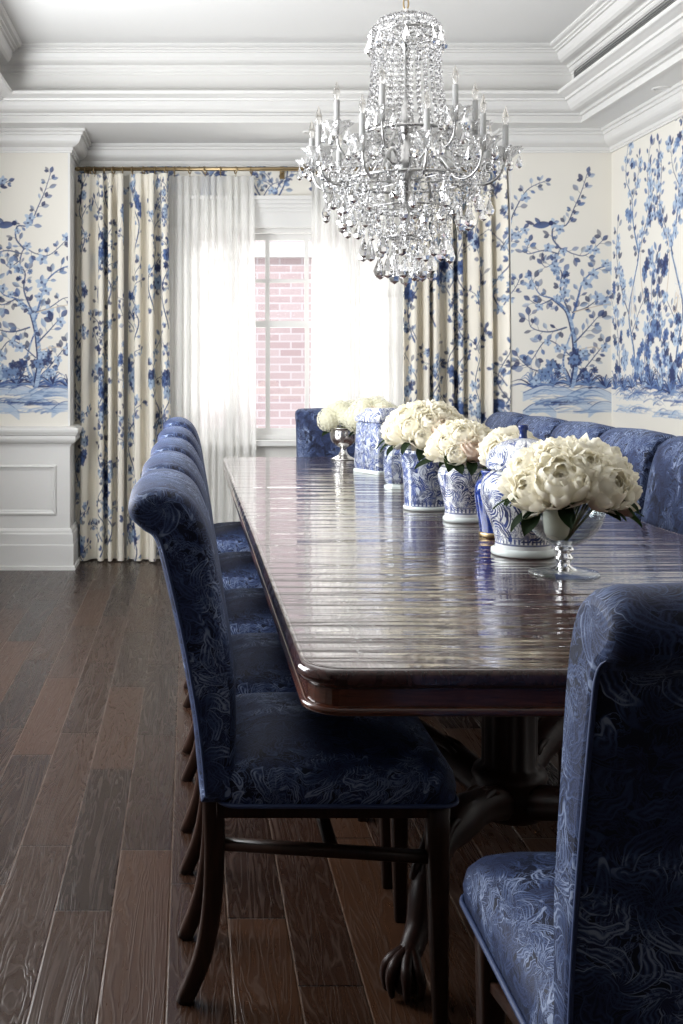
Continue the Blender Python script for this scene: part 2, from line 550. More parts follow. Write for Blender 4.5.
class Canvas:
    def __init__(self, w, h, ground, px=.0025):
        self.px, self.w, self.h = px, w, h
        self.nx, self.ny = int(w / px) + 1, int(h / px) + 1
        self.a = np.ones((self.ny, self.nx, 3)) * np.asarray(ground)
        self.r = random.Random(5)

    def _win(self, x, y, rad):
        i0, i1 = max(0, int((x - rad) / self.px)), min(self.nx, int((x + rad) / self.px) + 2)
        j0, j1 = max(0, int((y - rad) / self.px)), min(self.ny, int((y + rad) / self.px) + 2)
        if i0 >= i1 or j0 >= j1:
            return None
        X, Y = np.meshgrid(np.arange(i0, i1) * self.px, np.arange(j0, j1) * self.px)
        return (slice(j0, j1), slice(i0, i1)), X, Y

    def dot(self, x, y, r, c, al=1.0):
        w = self._win(x, y, r + self.px)
        if w is None:
            return
        s, X, Y = w
        d = np.hypot(X - x, Y - y)
        m = np.clip((r - d) / self.px + .5, 0, 1) * al
        self.a[s] = self.a[s] * (1 - m[..., None]) + np.asarray(c) * m[..., None]

    def stroke(self, pts, r0, r1, c, al=.9, c2=None):
        P = np.array(smooth_pts(pts, 8))
        L = np.concatenate([[0], np.cumsum(np.hypot(*np.diff(P, axis=0).T))])
        n = max(2, int(L[-1] / (self.px * .8)))
        for k in range(n):
            t = k / (n - 1)
            x = np.interp(t * L[-1], L, P[:, 0])
            y = np.interp(t * L[-1], L, P[:, 1])
            r = r0 + (r1 - r0) * t
            cc = c if c2 is None or self.r.random() > .45 else c2
            self.dot(x + self.r.uniform(-.2, .2) * r, y, r, cc, al)

    def leaf(self, x, y, ang, L, W, c, al=.92, c2=None):
        w = self._win(x + math.cos(ang) * L / 2, y + math.sin(ang) * L / 2, L * .6 + W)
        if w is None:
            return
        s, X, Y = w
        u = ((X - x) * math.cos(ang) + (Y - y) * math.sin(ang)) / L
        v = (-(X - x) * math.sin(ang) + (Y - y) * math.cos(ang))
        hw = W * np.sin(np.clip(u, 0, 1) * PI) ** .8
        m = np.clip((hw - np.abs(v)) / self.px + .5, 0, 1) * ((u > 0) & (u < 1)) * al
        cc = np.asarray(c)[None, None, :] * np.ones(u.shape + (1,))
        if c2 is not None:
            q = np.clip(v / (W + 1e-6) * .5 + .5, 0, 1)[..., None]
            cc = cc * q + np.asarray(c2) * (1 - q)
        self.a[s] = self.a[s] * (1 - m[..., None]) + cc * m[..., None]

    def bloom(self, x, y, R, c, c2, n=6):
        a0 = self.r.random() * 6
        for k in range(n):
            a = a0 + 2 * PI * k / n + self.r.uniform(-.2, .2)
            self.leaf(x, y, a, R * self.r.uniform(.8, 1.1), R * .3, c if k % 2 else c2, .92, c2)
        self.dot(x, y, R * .2, INK['navy'], .8)

    def twig(self, pts, r0, r1, leaf=.03, every=.035, c=INK['slate'], al=.9, blooms=.2):
        self.stroke(pts, r0, r1, c, al, INK['blue'])
        P = np.array(smooth_pts(pts, 8))
        L = np.concatenate([[0], np.cumsum(np.hypot(*np.diff(P, axis=0).T))])
        d = every * .6
        side = 1
        while d < L[-1]:
            x, y = np.interp(d, L, P[:, 0]), np.interp(d, L, P[:, 1])
            x2, y2 = np.interp(d + .004, L, P[:, 0]), np.interp(d + .004, L, P[:, 1])
            a = math.atan2(y2 - y, x2 - x) + side * self.r.uniform(.6, 1.25)
            lw = leaf * self.r.uniform(.7, 1.2)
            sx, sy = x + math.cos(a) * lw * .5, y + math.sin(a) * lw * .5
            self.stroke([(x, y), ((x + sx) / 2, (y + sy) / 2), (sx, sy)], .0016, .0012, INK['slate'], .8)
            al2 = self.r.uniform(.6, .95)
            if self.r.random() < blooms:
                self.bloom(sx, sy, lw * .8, INK['blue'], INK['pale'], 5)
            else:
                c1 = INK[self.r.choice(['navy', 'blue', 'blue', 'slate', 'mid'])]
                self.leaf(sx, sy, a, lw, lw * self.r.uniform(.2, .33), c1, al2, INK[self.r.choice(['mid', 'pale', 'navy'])])
                if self.r.random() < .55:
                    self.leaf(sx, sy, a + self.r.uniform(.7, 1.1), lw * .8, lw * .26, INK['navy'], .9, c1)
            side = -side
            d += every * self.r.uniform(.6, 1.05)
        x, y = P[-1]
        a = math.atan2(P[-1][1] - P[-3][1], P[-1][0] - P[-3][0])
        self.leaf(x, y, a, leaf, leaf * .3, INK['blue'], .9, INK['navy'])

    def grass(self, x, y, R, n=14, cols=('navy', 'blue', 'mid')):
        for k in range(n):
            a = PI * (k + .5) / n + self.r.uniform(-.12, .12)
            L = R * self.r.uniform(.7, 1.15)
            ex, ey = x + math.cos(a) * L, y + math.sin(a) * L * .6
            mx, my = x + math.cos(a) * L * .5, y + math.sin(a) * L * .62
            self.stroke([(x, y), (mx, my), (ex, ey - .02)], .0062, .001, INK[self.r.choice(cols)], self.r.uniform(.6, .9))

    def wash(self, x, y, w, h, c, n=26):
        for k in range(n):
            yy = y + self.r.uniform(-1, 1) * h
            xx = x + self.r.uniform(-1, 1) * w * .55
            l = w * self.r.uniform(.08, .34)
            b = self.r.uniform(-.3, 1.0) * max(h, .012)
            self.stroke([(xx - l, yy - .3 * b), (xx - .3 * l, yy + b), (xx + .3 * l, yy + .8 * b), (xx + l, yy - b * .6)], self.r.uniform(.002, .007), .001, INK[self.r.choice(c)], self.r.uniform(.12, .4))

    def bird(self, x, y, s=1.0):
        n = INK['navy']
        self.leaf(x - .075 * s, y - .008 * s, .12, .13 * s, .024 * s, n, .95, INK['blue'])
        self.dot(x + .05 * s, y + .012 * s, .017 * s, n)
        self.leaf(x + .06 * s, y + .012 * s, -.2, .03 * s, .006 * s, INK['slate'])
        self.leaf(x - .06 * s, y, 2.75, .07 * s, .012 * s, n)
        self.leaf(x - .02 * s, y + .004 * s, 2.3, .06 * s, .014 * s, INK['blue'], .9, n)

    def sample(self, u, v):
        x = np.clip(np.asarray(u) / self.px, 0, self.nx - 1.001)
        y = np.clip(np.asarray(v) / self.px, 0, self.ny - 1.001)
        i, j = x.astype(int), y.astype(int)
        fx, fy = (x - i)[:, None], (y - j)[:, None]
        i1, j1 = np.minimum(i + 1, self.nx - 1), np.minimum(j + 1, self.ny - 1)
        a = self.a
        c = (a[j, i] * (1 - fx) + a[j, i1] * fx) * (1 - fy) + (a[j1, i] * (1 - fx) + a[j1, i1] * fx) * fy
        return np.concatenate([c, np.ones((len(c), 1))], 1)


GROUND = s2l((224, 220, 211))


def blossom_tree(cv, ox, oy, k=.001846):
    """the mural tree; points as (right, up) measured from its root"""
    def q(pts):
        return [(ox + (x - 300) * k, oy + (830 - y) * k) for x, y in pts]
    r = cv.r
    for hx, hy, hw in ((-.13, -.03, .17), (.12, -.045, .15), (-.02, -.10, .14), (.2, -.13, .1), (-.2, -.14, .1)):
        for i in range(9):
            y_ = hy - i * .006
            cv.stroke([(ox + hx - hw, oy + y_ - .02), (ox + hx - hw * .4, oy + y_ + .02), (ox + hx + hw * .3, oy + y_ + .022), (ox + hx + hw, oy + y_ - .025)], .006, .005, INK['pale'], .10 + .05 * (i % 3))
        cv.stroke([(ox + hx - hw, oy + hy - .02), (ox + hx - hw * .4, oy + hy + .022), (ox + hx + hw * .3, oy + hy + .024), (ox + hx + hw, oy + hy - .025)], .003, .0015, INK['blue'], .6)
    # water, hills, banks
    cv.wash(ox - .04, oy - .055, .34, .022, ('pale', 'pale', 'mid'), 34)
    cv.wash(ox - .02, oy - .105, .33, .018, ('mid', 'blue', 'pale'), 40)
    cv.wash(ox, oy - .16, .33, .015, ('pale', 'mid'), 26)
    cv.wash(ox - .05, oy - .115, .16, .012, ('navy', 'blue'), 18)
    cv.wash(ox + .01, oy + .0, .36, .02, ('blue', 'mid', 'navy'), 40)
    for gx, gy, R in ((-.24, -.015, .15), (-.12, .0, .15), (.0, .0, .17), (.10, -.005, .14), (.2, -.02, .13)):
        cv.grass(ox + gx, oy + gy, R, 15)
    # trunk
    main = [(300, 835), (312, 760), (308, 690), (300, 640), (285, 590), (262, 566), (240, 548)]
    cv.stroke(q(main), .015, .008, INK['mid'], .85, INK['pale'])
    cv.stroke(q([(p[0] - 7, p[1]) for p in main]), .005, .003, INK['navy'], .85)
    cv.stroke(q([(292, 830), (270, 760), (282, 700), (300, 650)]), .007, .004, INK['blue'], .8, INK['pale'])
    cv.twig(q([(300, 610), (318, 545), (338, 485), (385, 445), (440, 432)]), .007, .003, .05, .045, INK['mid'])
    cv.twig(q([(300, 590), (345, 575), (390, 545), (420, 540)]), .004, .002, .05, .04)
    cv.twig(q([(270, 570), (235, 545), (190, 528), (163, 472)]), .006, .002, .046, .04, INK['mid'])
    cv.twig(q([(235, 545), (190, 565), (160, 550)]), .004, .002, .048, .035)
    cv.twig(q([(290, 590), (262, 520), (265, 460), (248, 430), (262, 380), (300, 395), (345, 400), (400, 352)]), .005, .002, .046, .04)
    cv.twig(q([(262, 380), (235, 345), (240, 305), (280, 300), (308, 240), (330, 190), (350, 128)]), .005, .0018, .042, .036)
    cv.twig(q([(250, 395), (205, 385), (150, 395), (158, 355)]), .004, .002, .046, .034)
    cv.twig(q([(245, 420), (215, 440), (200, 430)]), .003, .002, .046, .03)
    cv.twig(q([(308, 690), (350, 645), (385, 605)]), .005, .002, .056, .035)
    cv.twig(q([(280, 640), (220, 655), (165, 640), (155, 600)]), .005, .002, .056, .035)
    cv.twig(q([(300, 740), (240, 690), (205, 690), (160, 755), (120, 770)]), .004, .002, .05, .04)
    cv.twig(q([(330, 790), (370, 740), (410, 690)]), .004, .002, .05, .03)
    cv.twig(q([(215, 790), (160, 775), (118, 735)]), .004, .002, .05, .03)
    cv.twig(q([(95, 300), (105, 262), (150, 185), (210, 155)]), .004, .002, .04, .034)
    cv.twig(q([(60, 420), (100, 350), (140, 310)]), .003, .002, .04, .03)
    cv.twig(q([(70, 560), (110, 510), (125, 480)]), .003, .002, .04, .03)
    cv.stroke(q([(305, 590), (370, 572), (440, 560)]), .003, .002, INK['tan'], .8)
    cv.stroke(q([(320, 715), (370, 705), (400, 715)]), .004, .002, INK['tan'], .7)
    cv.wash(ox + .06, oy + .2, .07, .03, ('tan', 'tan', 'pale'), 8)
    for bx, by, R in ((320, 745, .06), (230, 775, .06), (265, 470, .03), (350, 790, .04), (200, 800, .05)):
        x, y = q([(bx, by)])[0]
        for i in range(7):
            cv.bloom(x + r.uniform(-.045, .045), y + r.uniform(-.04, .04), R * r.uniform(.4, .75), INK[r.choice(['mid', 'blue', 'slate'])], INK[r.choice(['pale', 'navy', 'mid'])], 7)
    x, y = q([(205, 300)])[0]
    cv.bird(x, y, .9)


def garden_tree(cv, ox, oy, seed=1, k=.001846, mirror=1):
    r = cv.r
    cv.wash(ox, oy - .06, .4, .03, ('pale', 'mid', 'blue'), 50)
    cv.wash(ox, oy - .14, .4, .02, ('pale', 'mid'), 36)
    cv.wash(ox, oy, .38, .025, ('blue', 'navy', 'mid'), 40)

    def q(pts):
        return [(ox + mirror * x, oy + y) for x, y in pts]
    for gx in (-.3, -.18, -.06, .08, .2, .3):
        cv.grass(ox + gx, oy + r.uniform(-.03, .02), r.uniform(.13, .19), 15)
    cv.stroke(q([(.0, 0), (.03, .2), (.10, .42), (.02, .62), (-.04, .76), (.02, .9), (.08, 1.06)]), .012, .005, INK['mid'], .85, INK['pale'])
    cv.stroke(q([(-.006, 0), (.024, .2), (.094, .42), (.014, .62), (-.045, .76)]), .004, .002, INK['navy'], .8)
    cv.twig(q([(-.04, .76), (.03, .92), (.06, 1.1), (.14, 1.22), (.12, 1.38), (.05, 1.46)]), .006, .002, .05, .042, INK['teal'])
    cv.twig(q([(-.02, .72), (-.1, .86), (-.18, 1.0), (-.16, 1.2), (-.2, 1.36)]), .005, .002, .05, .04)
    cv.twig(q([(-.16, .0), (-.12, .2), (-.2, .4), (-.22, .62), (-.3, .74)]), .005, .002, .055, .04, INK['mid'])
    cv.twig(q([(.1, .42), (.2, .56), (.28, .78), (.26, .98)]), .005, .002, .05, .04)
    cv.twig(q([(.06, .3), (-.04, .42), (-.12, .5)]), .004, .002, .055, .035)
    cv.twig(q([(.26, 0), (.24, .2), (.3, .4), (.36, .52)]), .004, .002, .055, .04)
    cv.twig(q([(.05, 1.08), (-.02, 1.18), (-.05, 1.32)]), .003, .002, .045, .035)
    cv.twig(q([(-.3, .9), (-.28, 1.1), (-.3, 1.25)]), .003, .002, .045, .035)
    cv.stroke(q([(-.1, .5), (-.06, .7), (-.1, .85)]), .004, .002, INK['tan'], .8)
    cv.wash(ox + mirror * .05, oy + .48, .09, .08, ('tan', 'tan', 'pale'), 18)
    for i in range(46):
        x, y = q([(r.uniform(-.32, .34), abs(r.gauss(0, .28)) + .03)])[0]
        cv.bloom(x, y, r.uniform(.02, .045), INK[r.choice(['mid', 'blue', 'teal', 'slate'])], INK[r.choice(['blue', 'pale', 'navy'])], 7)
    for fx, fy, R in ((-.13, .66, .07), (.10, 1.0, .07), (.04, 1.3, .055), (-.19, .95, .055), (.2, .62, .06), (-.22, .3, .08), (.0, .1, .09), (.17, .12, .08)):
        x, y = q([(fx, fy)])[0]
        for a_ in range(4):
            cv.bloom(x + r.uniform(-.5, .5) * R, y + r.uniform(-.5, .6) * R, R * r.uniform(.4, .7), INK[r.choice(['blue', 'mid', 'navy'])], INK[r.choice(['mid', 'pale', 'navy'])], 7)


def vine_fabric(w, h, seed, ground):
    cv = Canvas(w, h, ground, .003)
    r = cv.r = random.Random(seed)
    n = int(w / .26)
    for c in range(n + 1):
        x0 = (c + r.uniform(.1, .9)) * w / (n + 1)
        y = r.uniform(-.3, .1)
        while y < h:
            L = r.uniform(.5, .85)
            sgn = r.choice((-1, 1))
            pts = [(x0, y), (x0 + sgn * .07, y + L * .3), (x0 - sgn * .04, y + L * .6), (x0 + sgn * .10, y + L)]
            cv.twig(pts, .005, .002, .042, .05, INK['slate'], .85, .15)
            for b in range(4):
                t = r.random()
                bx, by = x0 + r.uniform(-.04, .04), y + L * t
                s2 = r.choice((-1, 1))
                cv.twig([(bx, by), (bx + s2 * .05, by + .07), (bx + s2 * .14, by + .10)], .0035, .0015, .036, .036, INK['slate'], .85, .2)
            bx, by = x0 + r.uniform(-.08, .08), y + L * r.uniform(.3, .9)
            for i in range(6):
                cv.bloom(bx + r.uniform(-.05, .05), by + r.uniform(-.08, .08), r.uniform(.025, .05), INK[r.choice(['blue', 'mid'])], INK[r.choice(['navy', 'pale', 'blue'])], 7)
            y += L + r.uniform(.0, .12)
    return cv


def grid_wall(name, p00, du, dv, W, Hh, step, cv, mat, u0=0, v0=0):
    """flat painted panel: origin p00, unit directions du, dv, size W x Hh"""
    nu, nv = max(2, int(W / step) + 1), max(2, int(Hh / step) + 1)
    U, V = np.meshgrid(np.linspace(0, W, nu), np.linspace(0, Hh, nv))
    U, V = U.ravel(), V.ravel()
    co = np.array(p00)[None] + U[:, None] * np.array(du)[None] + V[:, None] * np.array(dv)[None]
    idx = np.arange(nu * nv).reshape(nv, nu)
    f = np.stack([idx[:-1, :-1], idx[:-1, 1:], idx[1:, 1:], idx[1:, :-1]], -1).reshape(-1, 4)
    return np_mesh(name, co, f, cv.sample(U + u0, V + v0), mat, False)


def np_mesh(name, co, f, colors, mat, smooth):
    me = bpy.data.meshes.new(name)
    me.vertices.add(len(co))
    me.vertices.foreach_set('co', co.astype(np.float32).ravel())
    me.loops.add(f.size)
    me.loops.foreach_set('vertex_index', f.astype(np.int32).ravel())
    me.polygons.add(len(f))
    me.polygons.foreach_set('loop_start', (np.arange(len(f)) * 4).astype(np.int32))
    me.polygons.foreach_set('use_smooth', np.full(len(f), smooth))
    me.update(calc_edges=True)
    if colors is not None:
        at = me.color_attributes.new('Paint', 'FLOAT_COLOR', 'POINT')
        at.data.foreach_set('color', colors.astype(np.float32).ravel())
    me.materials.append(mat)
    me.validate()
    o = bpy.data.objects.new(name, me)
    COL.objects.link(o)
    return o


# ------------------------------------------------------------------ the room
XL, XR = -1.5, 2.58           # side walls
YP, YB = 6.61, 7.05           # pier faces, window wall
BL, BR = -.735, 1.965         # bay sides
Y0 = -1.6                     # wall behind the viewer
ZS, ZC = 2.68, 3.06           # soffit, tray ceiling
ZR, ZK = .872, 2.56           # chair rail top, crown foot

fl = MB().quad((XL - .2, Y0 - .2, 0), (XR + .2, Y0 - .2, 0), (XR + .2, YB + .1, 0), (XL - .2, YB + .1, 0)).build('floor', M['floor'], kind='structure')

ST = 'structure'
# mural panels
cvp = Canvas(.70, 1.72, GROUND); cvp.r = random.Random(21)
blossom_tree(cvp, .375, .27)
o = grid_wall('wall_back_right', (BR, YP, .86), (1, 0, 0), (0, 0, 1), XR - BR, 1.72, .003, cvp, M['paper']); o['kind'] = ST
cvl = Canvas(.80, 1.72, GROUND); cvl.r = random.Random(22)
blossom_tree(cvl, -.945 - XL, .27)
o = grid_wall('wall_back_left', (XL, YP, .86), (1, 0, 0), (0, 0, 1), BL - XL, 1.72, .003, cvl, M['paper']); o['kind'] = ST
# right wall: three murals in a row then plain repeat
cvr = Canvas(3.4, 1.72, GROUND); cvr.r = random.Random(31)
garden_tree(cvr, .36, .27, 1, mirror=-1)
garden_tree(cvr, .86, .26, 1)
garden_tree(cvr, 1.7, .27, 2, mirror=-1)
garden_tree(cvr, 2.5, .26, 3)
o = grid_wall('wall_right', (XR, YP, .86), (0, -1, 0), (0, 0, 1), 3.4, 1.72, .004, cvr, M['paper']); o['kind'] = ST
MB().quad((XR, YP - 3.4, .86), (XR, Y0, .86), (XR, Y0, 2.7), (XR, YP - 3.4, 2.7)).build('wall_right_near', M['plain'], kind=ST)
# lower walls (painted wainscot backing)
MB().quad((XL, YP, 0), (BL, YP, 0), (BL, YP, .86), (XL, YP, .86)).build('wall_back_left_wainscot', M['trim'], kind=ST)
MB().quad((BR, YP, 0), (XR, YP, 0), (XR, YP, .86), (BR, YP, .86)).build('wall_back_right_wainscot', M['trim'], kind=ST)
MB().quad((XR, YP, 0), (XR, Y0, 0), (XR, Y0, .86), (XR, YP, .86)).build('wall_right_wainscot', M['trim'], kind=ST)
# bay returns
MB().quad((BL, YP, 0), (BL, YB, 0), (BL, YB, ZS), (BL, YP, ZS)).build('wall_bay_left', M['trim'], kind=ST)
MB().quad((BR, YB, 0), (BR, YP, 0), (BR, YP, ZS), (BR, YB, ZS)).build('wall_bay_right', M['plain'], kind=ST)
# window wall around the opening
WX0, WX1, WZ0, WZ1 = -.02, 1.36, .763, 2.147
w = MB()
w.box((BL, YB, 0), (WX0, YB + .14, ZS)).box((WX1, YB, 0), (BR, YB + .14, ZS)).box((WX0, YB, 0), (WX1, YB + .14, WZ0)).box((WX0, YB, WZ1), (WX1, YB + .14, ZS))
w.build('wall_back', M['plain'], kind=ST)
cvt = vine_fabric(2.7, .26, 3, GROUND)
o = grid_wall('wall_back_frieze', (BL + .01, YB - .003, 2.33), (1, 0, 0), (0, 0, 1), BR - BL - .02, .25, .004, cvt, M['paper']); o['kind'] = ST
# side wall with a big window out of frame, wall behind the viewer
LW0, LW1, LZ0, LZ1 = 1.9, 5.1, .75, 2.35
w = MB()
w.box((XL - .14, Y0, 0), (XL, LW0, ZS)).box((XL - .14, LW1, 0), (XL, YP + .14, ZS)).box((XL - .14, LW0, 0), (XL, LW1, LZ0)).box((XL - .14, LW0, LZ1), (XL, LW1, ZS))
w.build('wall_left', M['plain'], kind=ST)
MB().box((XL - .14, Y0 - .14, 0), (XR + .14, Y0, ZS + .5)).build('wall_front', M['dim'], kind=ST)

# soffit (a flat ring with the bay's lid) and the tray
TX0, TX1, TY0, TY1 = -1.24, 2.32, -1.3, 6.37
s = MB()
for a, b in (((XL - .14, TY1), (XR + .14, YB + .14)), ((XL - .14, Y0), (XR + .14, TY0)), ((XL - .14, TY0), (TX0, TY1)), ((TX1, TY0), (XR + .14, TY1))):
    s.box((a[0], a[1], ZS), (b[0], b[1], ZS + .6))
s.build('ceiling_soffit', M['ceiling'], kind=ST)
MB().box((TX0 - .1, TY0 - .1, ZC), (TX1 + .1, TY1 + .1, ZC + .2)).build('ceiling', M['ceiling'], kind=ST)


def curve_pts(p0, p1, bulge, n=5):
    """quarter-ish curve between two profile points"""
    out = []
    for k in range(1, n):
        t = k / n
        x = p0[0] + (p1[0] - p0[0]) * t
        z = p0[1] + (p1[1] - p0[1]) * t
        dx, dz = p1[0] - p0[0], p1[1] - p0[1]
        b = bulge * math.sin(PI * t)
        out.append((x - dz * b, z + dx * b))
    return out


tray_path = [(TX0, TY0), (TX1, TY0), (TX1, TY1), (TX0, TY1)]
low = [(-.002, 2.68), (-.002, 2.674), (.022, 2.674), (.022, 2.693), (.012, 2.693), (.012, 2.715), (.03, 2.717), (.036, 2.727), (.05, 2.729)]
low += curve_pts((.05, 2.729), (.15, 2.768), -.22) + [(.15, 2.768), (.165, 2.770), (.168, 2.782), (.19, 2.786), (.205, 2.79), (.222, 2.792), (.227, 2.797), (.227, 2.81), (.104, 2.815)]
MB().sweep(low, tray_path, True).build('trim_1', M['trim'], kind=ST)
fr = [(.104, 2.815), (.104, 2.93), (.112, 2.932), (.112, 2.943), (.122, 2.946), (.13, 2.956), (.13, 2.962)]
MB().sweep(fr, tray_path, True).build('trim_2', M['trim'], kind=ST)
up = [(.13, 2.962), (.142, 2.964), (.146, 2.975), (.158, 2.977)] + curve_pts((.158, 2.977), (.235, 3.022), -.25) + [(.235, 3.022), (.248, 3.023), (.25, 3.032), (.264, 3.034), (.266, 3.042), (.285, 3.044), (.295, 3.05), (.295, 3.062)]
MB().sweep(up, tray_path, True).build('trim_3', M['trim'], kind=ST)

# crown round the walls, baseboard, chair rail, panel mouldings
wall_path = [(XR, Y0), (XR, YP), (BR, YP), (BR, YB), (BL, YB), (BL, YP), (XL, YP), (XL, Y0)]
crown = [(0, ZK - .012), (.012, ZK - .012), (.014, ZK), (.02, ZK + .002), (.02, ZK + .02), (.03, ZK + .024)]
crown += curve_pts((.03, ZK + .024), (.075, ZK + .082), -.2) + [(.075, ZK + .082), (.085, ZK + .084), (.086, ZK + .1), (.1, ZK + .104), (.1, ZS)]
MB().sweep(crown, wall_path).build('trim_4', M['trim'], kind=ST)
base = [(0, .25), (.008, .25), (.014, .238), (.016, .222), (.02, .218), (.02, .155), (.024, .15), (.024, .025), (.034, .022), (.036, 0)]
base_path = [(XR, Y0), (XR, YP), (BR, YP), (BR, YB)]
MB().sweep(base, base_path).build('baseboard_right', M['trim'], kind=ST)
MB().sweep(base, [(BR, YB), (BL, YB)]).build('baseboard_back', M['trim'], kind=ST)
MB().sweep(base, [(BL, YB), (BL, YP), (XL, YP), (XL, Y0)]).build('baseboard_left', M['trim'], kind=ST)
rail = [(0, .755), (.008, .756), (.01, .768), (.022, .772)] + curve_pts((.022, .772), (.036, .82), -.15) + [(.036, .82), (.046, .824), (.05, .836), (.054, .84), (.056, .856), (.05, .866), (.03, .874), (0, .876)]
MB().sweep(rail, [(BL, YB), (BL, YP), (XL, YP)]).build('trim_5', M['trim'], kind=ST)
MB().sweep(rail, [(XR, Y0), (XR, YP), (BR, YP), (BR, YB)]).build('trim_6', M['trim'], kind=ST)


def panel_frame(mb, x0, x1, z0, z1, y):
    """raised picture-frame moulding on a wall that faces -y"""
    prof = [(0, 0), (.006, .012), (.014, .014), (.02, .006), (.032, .004), (.034, 0)]
    cs = [(x0, z0), (x1, z0), (x1, z1), (x0, z1)]
    sg = [(1, 1), (-1, 1), (-1, -1), (1, -1)]
    secs = [[(c[0] + g[0] * p, y - d, c[1] + g[1] * p) for p, d in prof] for c, g in zip(cs, sg)]
    secs.append(secs[0])
    mb.loft(secs, closed=False, smooth=False)


pf = MB()
panel_frame(pf, -1.42, -.815, .33, .64, YP)
pf.build('trim_7', M['trim'], kind=ST)
pf = MB(); panel_frame(pf, 2.06, 2.5, .33, .64, YP); pf.build('trim_8', M['trim'], kind=ST)
pf = MB(); panel_frame(pf, .05, 1.29, .30, .64, YB); pf.build('trim_9', M['trim'], kind=ST)

# corner bead on the left pier's edge
MB().box((BL - .012, YP - .004, ZR), (BL + .001, YP + .02, ZK)).build('trim_10', M['trim'], kind=ST)

# window
win = bpy.data.objects.new('window_1', None); COL.objects.link(win); win['kind'] = ST
cs = MB()   # casing with stepped head
cs.box((WX0 - .12, YB - .03, WZ0 - .02), (WX0, YB, WZ1 + .03)).box((WX1, YB - .03, WZ0 - .02), (WX1 + .12, YB, WZ1 + .03))
for a, (z0, z1) in zip((.03, .038, .05, .062, .075), ((WZ1, WZ1 + .10), (WZ1 + .10, WZ1 + .125), (WZ1 + .125, WZ1 + .15), (WZ1 + .15, WZ1 + .175), (WZ1 + .175, WZ1 + .2))):
    cs.box((WX0 - .09 - a, YB - a, z0), (WX1 + .09 + a, YB, z1))
cs.build('window_casing', M['trim'], win)
MB().box((WX0 - .15, YB - .07, WZ0 - .035), (WX1 + .15, YB + .1, WZ0)).build('window_sill', M['trim'], win)
units = [(WX0, .27), (.31, 1.03), (1.07, WX1)]
fm = MB()
for x in (WX0, .27, 1.03, WX1 - .04):
    fm.box((x, YB + .02, WZ0), (x + .04, YB + .12, WZ1))
fm.box((WX0, YB + .02, WZ1 - .03), (WX1, YB + .12, WZ1)).box((WX0, YB + .02, WZ0), (WX1, YB + .12, WZ0 + .03))
fm.build('window_frame', M['trim'], win)
for (x0, x1) in units:
    x0 += .02 if x0 > 0 else .04
    x1 -= .0 if x1 < 1.2 else .04
    for z0, z1, yy in ((WZ0 + .03, 1.54, YB + .05), (1.50, WZ1 - .03, YB + .085)):
        sm = MB()
        st_ = .035
        sm.box((x0, yy, z0), (x0 + st_, yy + .03, z1)).box((x1 - st_, yy, z0), (x1, yy + .03, z1))
        sm.box((x0 + st_, yy + .001, z0), (x1 - st_, yy + .029, z0 + .045)).box((x0 + st_, yy + .001, z1 - .04), (x1 - st_, yy + .029, z1))
        if x1 - x0 > .5:
            for xm in (x0 + (x1 - x0) * .26, x0 + (x1 - x0) * .63):
                sm.box((xm - .014, yy + .003, z0 + .02), (xm + .014, yy + .027, z1 - .02))
        zm = (z0 + z1) / 2 if z0 > 1.2 else z0 + .44
        if z0 > 1.2:
            sm.box((x0 + .01, yy + .005, zm - .012), (x1 - .01, yy + .025, zm + .012))
        so = sm.build('sash', M['trim'], win)
        MB().box((x0 + .02, yy + .012, z0 + .02), (x1 - .02, yy + .016, z1 - .02)).build('pane', M['pane'], so)
# lock on the meeting rail
# outside
t = NT('pale brick')
tc = t.n('ShaderNodeTexCoord').outputs['Object']
mp = t.n('ShaderNodeMapping', {0: tc, 2: (PI / 2, 0, 0)}).outputs[0]
bk = t.n('ShaderNodeTexBrick', {'Vector': mp, 'Color1': (.45, .34, .355, 1), 'Color2': (.53, .43, .45, 1), 'Mortar': (.60, .55, .58, 1), 'Scale': 1.0,
                                'Mortar Size': .009, 'Brick Width': .22, 'Row Height': .075, 'Bias': .1})
t.pbsdf(Base_Color=bk.outputs[0], Roughness=.9)
M['brick'] = t.m
M['outground'] = paint('pale paving', (.55, .54, .52, 1), .9, .1)
b = MB()
b.box((-4, 10.6, -.6), (6, 11.2, 3.2))
bld = b.build('brick_house', M['brick'])
tag(bld, 'sunlit pale pink brick house seen outside through the window', 'building')
# its window and string course
sc_ = MB().box((-4, 10.52, 2.32), (6, 10.6, 2.46)).build('string_course', M['trim'], bld)
MB().quad((-8, YB + .15, -.6), (10, YB + .15, -.6), (10, 16, -.6), (-8, 16, -.6)).build('ground', M['outground'], kind=ST)

# recessed lights and the air slot
for x, y, lab in ((2.445, 5.60, 'small round recessed ceiling light in the soffit above the right wall'), (.74, 6.62, 'small round recessed ceiling light in the soffit over the window bay')):
    d = thing('recessed_light', lab, 'ceiling light', (x, y, ZS))
    MB().lathe([(.032, .004), (.034, -.004), (.045, -.006), (.05, -.002), (.05, .002)], 28).build('rim', M['trim'], d)
    MB().lathe([(.001, .003), (.033, .003)], 24).build('lens', M['lens'], d)
v = thing('air_vent', 'long grey linear air vent slot in the right ceiling tray frieze', 'vent', (TX1 - .104, 6.2, 2.912))
MB().box((-.004, -7.0, -.022), (0, 0, .022)).build('backing', M['darkmetal'], v)
f = MB()
for z0, z1 in ((-.026, -.02), (.02, .026)):
    f.box((-.012, -7.0, z0), (0, 0, z1))
f.box((-.012, -.008, -.02), (0, 0, .02))
f.build('frame', M['darkmetal'], v)
f = MB()
for k in range(3):
    z = -.011 + .011 * k
    f.box((-.010, -7.0, z - .002), (-.002, 0, z + .002))
f.build('louver', M['darkmetal'], v)

